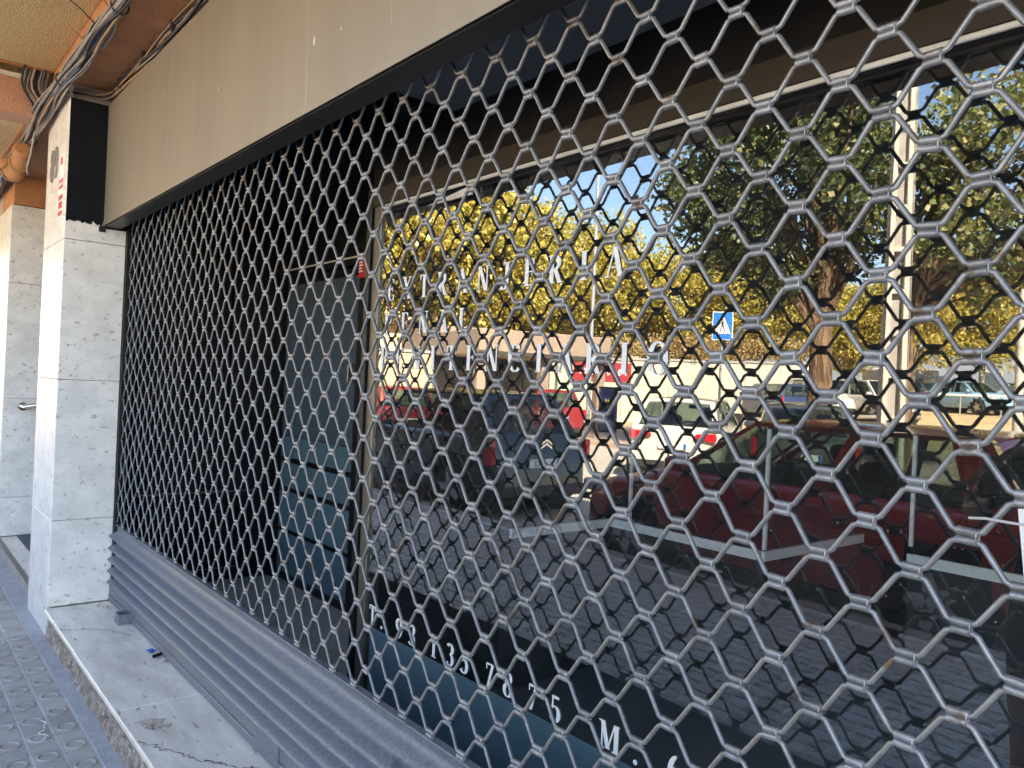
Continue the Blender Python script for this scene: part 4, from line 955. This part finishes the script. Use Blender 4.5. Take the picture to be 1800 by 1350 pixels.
# ------------------------------------------------------------------ street furniture
pole = thing('concrete_pole', 'tall ladder-sided concrete utility pole among the parked cars', 'pole', (-5.20, -8.6, gz(-8.6)), R_(-38)); pole.scale = (.66, .75, .95)
def tap(z): return 1 - .35 * z / 9.5
mbp = MB()
for sd in (-1, 1):
    w0, w1 = .20, .115
    vs_ = [(sd * w0 - .055, -.2, 0), (sd * w0 + .055, -.2, 0), (sd * w0 + .055, .2, 0), (sd * w0 - .055, .2, 0), (sd * w1 - .04, -.07, 9.5), (sd * w1 + .04, -.07, 9.5), (sd * w1 + .04, .07, 9.5), (sd * w1 - .04, .07, 9.5)]
    MB().add(vs_, [(3, 2, 1, 0), (4, 5, 6, 7), (0, 1, 5, 4), (1, 2, 6, 5), (2, 3, 7, 6), (3, 0, 4, 7)]).build('flange', concpole, pole)
for k in range(15):
    z_ = .05 + k * .64; ww = .20 - .085 * z_ / 9.5 - .05
    MB().box(-ww, ww, -.15, .15, z_, z_ + .07).build('rung', concpole, pole)
MB().add([(-.15, -.025, 0), (.15, -.025, 0), (.15, .025, 0), (-.15, .025, 0), (-.075, -.02, 9.5), (.075, -.02, 9.5), (.075, .02, 9.5), (-.075, .02, 9.5)], [(3, 2, 1, 0), (4, 5, 6, 7), (0, 1, 5, 4), (1, 2, 6, 5), (2, 3, 7, 6), (3, 0, 4, 7)]).build('web', concrete, pole)  # web in darker concrete: shade of the recess is put into its colour
for k in range(3): MB().tube([(.28 + .03 * k, -.10, 0), (.26 + .03 * k, -.10, 4), (.20 + .02 * k, -.08, 9.4)], .014, 6).build('riser_cable', cabm[0], pole, 'all')
lamp = thing('street_lamp', 'thick pale lamp post at the far right', 'street lamp', (-8.5, -24.3, gz(-24.3)))
MB().tube([(0, 0, 0), (0, 0, 1.2), (0, 0, 9)], [.15, .13, .08], 14).build('post', concpole, lamp, True)
MB().tube([(0, 0, 8.9), (.5, .2, 9.1), (1.2, .4, 9.1)], [.05, .04, .04], 8).build('arm', galvpost, lamp, True)
MB().bbox(1.1, 1.8, .30, .55, 9.02, 9.16, b=.05).build('lamp_head', galvpost, lamp)
lamp2 = thing('street_lamp', 'slim grey lamp post standing in the gap of blue sky', 'street lamp', (-18.4, -15.7, gz(-15.7)))
MB().tube([(0, 0, 0), (0, 0, .9), (0, 0, 9.6)], [.10, .075, .05], 12).build('post', galvpost, lamp2, True)
MB().tube([(0, 0, 9.55), (.4, .2, 9.8), (1.0, .5, 9.85)], [.04, .03, .03], 8).build('arm', galvpost, lamp2, True); MB().bbox(.95, 1.5, .40, .62, 9.78, 9.92, b=.04).build('lamp_head', galvpost, lamp2)
sg = thing('crossing_sign', 'blue pedestrian crossing sign on a grey post above the white car', 'traffic sign', (-14.42, -17.38, gz(-17.38)), R_(-36))
MB().cyl((0, -.06, 0), (0, -.06, 4.0), .04, 12).build('post', galvpost, sg, True)
sblue = mat('sign_blue', (.015, .16, .52), .4); swhite = mat('sign_white', (.85, .85, .83), .4)
zb_ = 3.10; MB().bbox(-.31, .31, -.02, 0, zb_, zb_ + .88, b=.008).build('plate', swhite, sg)
MB().box(-.285, .285, .0005, .004, zb_ + .025, zb_ + .855).build('blue_field', sblue, sg)
MB().prism([(-.25, zb_ + .20), (.25, zb_ + .20), (0, zb_ + .80)], .0045, .007, 'y').build('white_triangle', swhite, sg)
pic = MB()
def pr(poly, k=0): pic.prism([(a, zb_ + b) for a, b in poly], .0075 + .0004 * k, .009 + .0004 * k, 'y')
pr([(.025 * math.cos(a) + .0, .62 + .028 * math.sin(a)) for a in np.linspace(0, 2 * math.pi, 11)[:-1]]); pr([(-.035, .44), (.03, .44), (.035, .58), (-.03, .58)], 1)
pr([(-.03, .45), (.005, .45), (-.06, .27), (-.09, .28)], 2); pr([(-.005, .45), (.03, .45), (.085, .27), (.055, .265)], 3); pr([(.025, .57), (.035, .54), (.095, .45), (.075, .44)], 4); pr([(-.03, .57), (-.03, .53), (-.08, .45), (-.095, .46)], 5)
for k in range(7): pr([(-.20 + k * .06, .215), (-.175 + k * .06, .215), (-.165 + k * .052, .255), (-.185 + k * .052, .255)], 6)
pic.build('pictogram', ink, sg)
box = thing('letter_locker', 'navy blue post box with a yellow emblem beside the slim lamp post', 'post box', (-17.3, -15.5, gz(-15.5) + .10), R_(-42))
navy = paint('post_box_navy', (.03, .04, .13)); MB().bbox(-.30, .30, -.26, .26, 0, 1.38, b=.04).build('cabinet', navy, box); MB().bbox(-.32, .32, -.28, .28, 1.381, 1.45, b=.03).build('lid', plastic, box)
yel = mat('emblem_yellow', (.78, .50, .03), .5); em = MB()
em.tube([(.02 + .07 * math.cos(a), .268, .86 + .07 * math.sin(a)) for a in np.linspace(.5, 5.6, 14)], .016, 6); em.prism([(-.08, .97), (.10, .97), (.12, 1.06), (.05, 1.01), (.01, 1.07), (-.03, 1.01), (-.10, 1.06)], .262, .272, 'y'); em.build('emblem', yel, box)
lb_ = thing('litter_bin', 'brown ribbed litter bin at the edge of the sandy ground', 'bin', (-12.9, -15.9, gz(-15.9) + .1))
for k in range(16):
    a = 2 * math.pi * k / 16; MB().bbox(-.045, .045, .24, .27, .05, .85, b=.008).build('stave', barkpale, lb_).rotation_euler = (0, 0, a)
MB().cyl((0, 0, .02), (0, 0, .8), .235, 20).build('liner', plastic, lb_, True)
# wooden rails at the sandy ground
railm = mat('weathered_rail', (.30, .27, .22), .85, 0, (.20, .18, .15), 6, 6, stretch=(.3, 3, 3))
def rail(label, a, b, h, r, npost, m, z=None):
    a, b = Vector((*a, 0)), Vector((*b, 0)); t = thing('guard_rail', label, 'rail', (a.x, a.y, 0))
    P0 = Vector((0, 0, gz(a.y) + h)); P1 = Vector((b.x - a.x, b.y - a.y, gz(b.y) + h)); MB().tube([P0, P0.lerp(P1, .5), P1], r, 10).build('bar', m, t, True)
    for k in range(npost):
        u = (k + .5) / npost; q = P0.lerp(P1, u); g = gz(a.y + (b.y - a.y) * u); MB().cyl((q.x, q.y, g - .1), (q.x, q.y, q.z), r * .7, 8).build('post', galvpost, t, True)
rail('weathered timber rail at the near edge of the sandy ground', (-15.5, -20.8), (-6.0, -24.0), .50, .085, 5, railm)
rail('low timber rail half way up the sandy ground', (-16.8, -24.6), (-12.2, -26.4), .45, .08, 3, railm)
rail('thin white rail in front of the light blue hatchback', (-15.2, -31.6), (-8.4, -34.2), .85, .05, 5, whitetrim)

# ------------------------------------------------------------------ walls and buildings across the street
def wallseg(name, label, cat, a, b, z0, z1, th, m):
    a, b = Vector((*a, 0)), Vector((*b, 0)); ln = (b - a).length; t = thing(name, label, cat, (a.x, a.y, 0), math.atan2(b.y - a.y, b.x - a.x)); return t, ln
t, ln = wallseg('mural_wall', 'long pale wall with faded green mural behind the parked cars', 'wall', (-23.6, -18.6), (-18.0, -29.4), 0, 0, 0, None)
npan = 7
for k in range(npan): MB().bbox(ln * k / npan + .006, ln * (k + 1) / npan - .006, -.1, .1, -.3 + .9 * k / npan * .7, 2.55 + .35 * k / npan, b=.01).build('panel', whitewall, t)
for k in range(npan): MB().bbox(ln * k / npan, ln * (k + 1) / npan - .004, -.15, .15, 2.56 + .35 * k / npan, 2.66 + .35 * k / npan, b=.01).build('coping', kerbm, t)
grn = mat('mural_green', (.26, .38, .28), .9, 0, (.55, .58, .42), 3, 8)
for k, (x, h, w_) in enumerate(((.6, 1.9, .5), (1.5, 2.2, .35), (2.4, 1.7, .55), (3.1, 2.0, .4), (4.0, 1.6, .5))):
    tr = [(x + w_ * math.cos(a) * (1 + .25 * math.sin(5 * a + k)), h - .35 + .42 * math.sin(a) * (1 + .2 * math.cos(4 * a))) for a in np.linspace(0, 2 * math.pi, 29)[:-1]]
    MB().prism(tr, .102, .104 + .001 * k, 'y').build('mural_tree', grn, t); MB().prism([(x - .03, .3), (x + .03, .3), (x + .02, h - .6), (x - .02, h - .6)], .102, .1035, 'y').build('mural_trunk', barkpale, t)
bn = thing('red_banner', 'dark red banner with white writing hung on the pale wall', 'banner', t.location, t.rotation_euler.z)
MB().bbox(1.0, 3.5, .125, .135, 1.72, 2.52, b=.003).build('cloth', mat('banner_red', (.26, .012, .02), .6), bn)
for k, c in enumerate('7005102T7'):
    P_, adv = glyph(c, .15, .12); g_ = MB()
    for q, poly in enumerate(P_): g_.prism([(3.30 - k * .245 - a * .22, 2.0 + b * .24) for a, b in poly], .1355, .137 + .0003 * (q % 5), 'y')
    g_.build('letter', vinyl, bn)
# dry creeper on top of the wall
V, F = [], []; cs = []
for k in range(120):
    u = rng.uniform(.18, 1.0); p = Vector((-23.6, -18.6, 0)).lerp(Vector((-18.0, -29.4, 0)), u); cs.append((p.x - .3 + rng.normal(0, .15), p.y + rng.normal(0, .15), 2.9 + .35 * u + rng.uniform(-.1, .6)))
leaves(V, F, cs, 60, .38, .12)
me = bpy.data.meshes.new('dry_creeper'); me.from_pydata(V, [], F); me.materials.append(leaf_dry)
tag(link(bpy.data.objects.new('dry_creeper', me)), 'dry brown creeper spilling along the top of the pale wall', 'creeper', kind='stuff')
def house(label, x0, x1, y0, y1, z0, h, wm, ncol, nst, face='x', rot=0.0, at=(0, 0), cat='building', name='apartment_building'):
    t = thing(name, label, cat, (at[0], at[1], z0), rot)
    B('wall', wm, t, x0, x1, y0, y1, 0, h); B('roof', kerbm, t, x0 - .2, x1 + .2, y0 - .2, y1 + .2, h + .002, h + .25)
    shut = mat('shutter_paint', (.45, .40, .32), .8); hs = h / nst
    for s in range(nst):
        for c in range(ncol):
            cx = x0 + (x1 - x0) * (c + .5) / ncol; z_ = s * hs + hs * .28
            wn = MB().box(cx - .6, cx + .6, y1 + .002, y1 + .05, z_, z_ + 1.45).build('window', shut, t); B('pane', slate, wn, cx - .5, cx + .5, y1 + .0505, y1 + .056, z_ + .1, z_ + 1.35)
        if s: B('balcony', wm, t, x0 + .6, x1 - .6, y1 + .001, y1 + .9, s * hs + .05, s * hs + .5)
    return t
cream = mat('cream_render', (.60, .47, .32), .9, 0, (.50, .39, .27), 1, 8); ochre = mat('ochre_render', (.52, .38, .24), .9, 0, (.44, .33, .21), 1, 8); bluegrey = mat('blue_grey_cladding', (.24, .28, .34), .7, 0, (.20, .23, .28), 1, 6)
house('cream apartment block behind the plane trees at left', -9, 9, -4, 4, 0, 7.2, cream, 6, 3, rot=R_(-62), at=(-40, -28))
house('ochre apartment block behind the sky gap and pale wall', -8, 8, -4, 4, 0, 6.8, ochre, 5, 3, rot=R_(-40), at=(-37, -50))
house('blue grey shed building behind the parked vans and lamp post', -16, 16, -4, 4, 1.2, 3.6, bluegrey, 9, 1, rot=R_(-18), at=(-20, -56), name='warehouse')
# low building with a deep flat canopy
cb = thing('canopy_building', 'low brown building with deep flat canopy over a dark forecourt', 'building', (-20.6, -13.6, 0), R_(-77))
taupe = mat('taupe_render', (.34, .26, .19), .9, 0, (.28, .215, .16), 1, 8); darkin = mat('dark_forecourt', (.05, .045, .04), .8)
B('canopy', taupe, cb, -1.5, 3.4, -1.8, 1.6, 2.35, 3.15, b=.02); B('back_wall', darkin, cb, -1.5, 3.4, -3.2, -3.0, 0, 2.355); B('roof', taupe, cb, -1.5, 3.4, -6.0, -1.801, 2.36, 3.4)
for x in (-1.4, .9, 3.1): B('column', taupe, cb, x, x + .3, 1.0, 1.3, 0, 2.348)
for k in range(5): B('shutter_slat', mat('grey_shutter', (.16, .15, .14), .6), cb, -1.35 + k * .95, -.45 + k * .95, -2.99, -2.95, .05, 2.1)
B('awning_edge', darkin, cb, -1.52, 3.42, 1.601, 1.63, 2.33, 2.46)
tw = thing('tan_wall', 'tan rendered garden wall dappled by leaf shade at the left end', 'wall', (-23.5, -8.4, 0), R_(-77))
MB().bbox(-4.2, 3.9, -.15, .15, -.1, 2.35, b=.02).build('wall', ochre, tw); MB().bbox(-4.25, 3.95, -.2, .2, 2.352, 2.46, b=.02).build('coping', kerbm, tw)

# ------------------------------------------------------------------ the person taking the photograph (seen only in the glass)
per = thing('person', 'person in dark T-shirt and shorts standing at the window, bare arms and legs', 'person', (-.86, -.42, 0))
J = {'pel': (0, 0, .80, .125, .10), 'bel': (0, .01, .93, .135, .10), 'che': (0, .0, 1.14, .155, .11), 'nk0': (0, -.01, 1.285, .07, .065), 'nk1': (0, .01, 1.35, .047, .05), 'h0': (0, .03, 1.40, .062, .075), 'h1': (0, .03, 1.47, .072, .088), 'h2': (0, .02, 1.545, .06, .075)}
for sd, s in ((-1, 'l'), (1, 'r')):
    J['sh' + s] = (sd * .165, -.01, 1.255, .062, .06); J['hi' + s] = (sd * .085, 0, .76, .09, .09); J['kn' + s] = (sd * .10, .02, .42, .055, .058); J['ca' + s] = (sd * .10, -.01, .28, .05, .055); J['an' + s] = (sd * .10, -.02, .075, .032, .036); J['to' + s] = (sd * .115, .13, .035, .035, .022); J['he' + s] = (sd * .10, -.05, .035, .03, .03)
J['ell'] = (-.30, .02, 1.02, .042, .042); J['wrl'] = (-.16, .20, 1.10, .028, .024); J['hal'] = (-.10, .26, 1.13, .034, .016)
J['elr'] = (.36, .10, 1.12, .042, .042); J['wrr'] = (.56, .25, 1.28, .028, .024); J['har'] = (.62, .28, 1.33, .034, .016)
names = list(J); vs_ = [J[n_][:3] for n_ in names]; idx = {n_: i for i, n_ in enumerate(names)}
ed = [('pel', 'bel'), ('bel', 'che'), ('che', 'nk0'), ('nk0', 'nk1'), ('nk1', 'h0'), ('h0', 'h1'), ('h1', 'h2')]
for s in 'lr': ed += [('che', 'sh' + s), ('sh' + s, 'el' + s), ('el' + s, 'wr' + s), ('wr' + s, 'ha' + s), ('pel', 'hi' + s), ('hi' + s, 'kn' + s), ('kn' + s, 'ca' + s), ('ca' + s, 'an' + s), ('an' + s, 'to' + s), ('an' + s, 'he' + s)]
rad = {n_: J[n_][3:] for n_ in names}
# five fingers for each hand
for s, sd in (('l', -1), ('r', 1)):
    hb = Vector(J['ha' + s][:3]); wr = Vector(J['wr' + s][:3]); d = (hb - wr).normalized(); side = d.cross(Vector((0, 0, 1))).normalized(); nrm = side.cross(d)
    for k, (off, ln_) in enumerate(((-.030, .075), (-.010, .085), (.010, .080), (.029, .062), (-.040, .055))):
        base_ = hb + side * off + (d * -.03 if k == 4 else d * .015); dd = d if k < 4 else (d * .5 - side * .8).normalized()
        prev = 'ha' + s
        for q, f_ in enumerate((.05, .5, 1.0)):
            p = base_ + dd * ln_ * f_ - nrm * .03 * f_ * f_ * (1 if k < 4 else .4); nm = f'f{s}{k}{q}'; names.append(nm); idx[nm] = len(vs_); vs_.append(p[:]); rad[nm] = (.0092 - .0012 * q,) * 2; ed.append((prev, nm)); prev = nm
me = bpy.data.meshes.new('body'); me.from_pydata(vs_, [(idx[a], idx[b]) for a, b in ed], []); bo = bpy.data.objects.new('body', me); COL.objects.link(bo)
sm = bo.modifiers.new('skin', 'SKIN'); sm.use_smooth_shade = True
for n_ in names: me.skin_vertices[0].data[idx[n_]].radius = rad[n_]
me.skin_vertices[0].data[0].use_root = True
bo.modifiers.new('sub', 'SUBSURF').levels = 2
dg = bpy.context.evaluated_depsgraph_get(); m2 = bpy.data.meshes.new_from_object(bo.evaluated_get(dg)); bpy.data.objects.remove(bo)
m2.name = 'body'; bo = bpy.data.objects.new('body', m2); link(bo, per)
skinm = mat('skin', (.46, .27, .19), .5); shirt = mat('dark_shirt', (.018, .020, .026), .9); shorts = mat('dark_shorts', (.025, .03, .045), .9); hair = mat('dark_hair', (.02, .014, .01), .6); shoe = mat('shoe_canvas', (.20, .20, .21), .8)
for m_ in (skinm, shirt, shorts, hair, shoe): m2.materials.append(m_)
for p in m2.polygons:
    x, y, z_ = p.center; mi = 0; p.use_smooth = True
    if z_ < .065: mi = 4
    elif .50 < z_ < .88 and abs(x) < .22: mi = 2
    elif .86 < z_ < 1.315 and abs(x) < .175: mi = 1
    elif z_ > 1.10 and abs(x) < .27 and y < .06 and z_ < 1.33: mi = 1
    elif z_ > 1.50 or (z_ > 1.40 and y < -.01): mi = 3
    p.material_index = mi
for sd in (-1, 1):
    bpy_e = MB(); bpy_e.tube([(sd * .028, .105, 1.475), (sd * .028, .112, 1.475)], [.011, .007], 10); bpy_e.build('eye', ink, per, True)
    ear = MB(); ear.bbox(sd * .073 - .008, sd * .073 + .008, .005, .035, 1.445, 1.495, b=.007); ear.build('ear', skinm, per, True)
ns_ = MB(); ns_.add([(-.014, .108, 1.44), (.014, .108, 1.44), (0, .135, 1.445), (0, .112, 1.485)], [(0, 2, 1), (0, 3, 2), (1, 2, 3), (0, 1, 3)]); ns_.build('nose', skinm, per, True)
mo = MB(); mo.bbox(-.022, .022, .10, .113, 1.413, 1.423, b=.004); mo.build('mouth', mat('lips', (.40, .16, .14), .5), per, True)
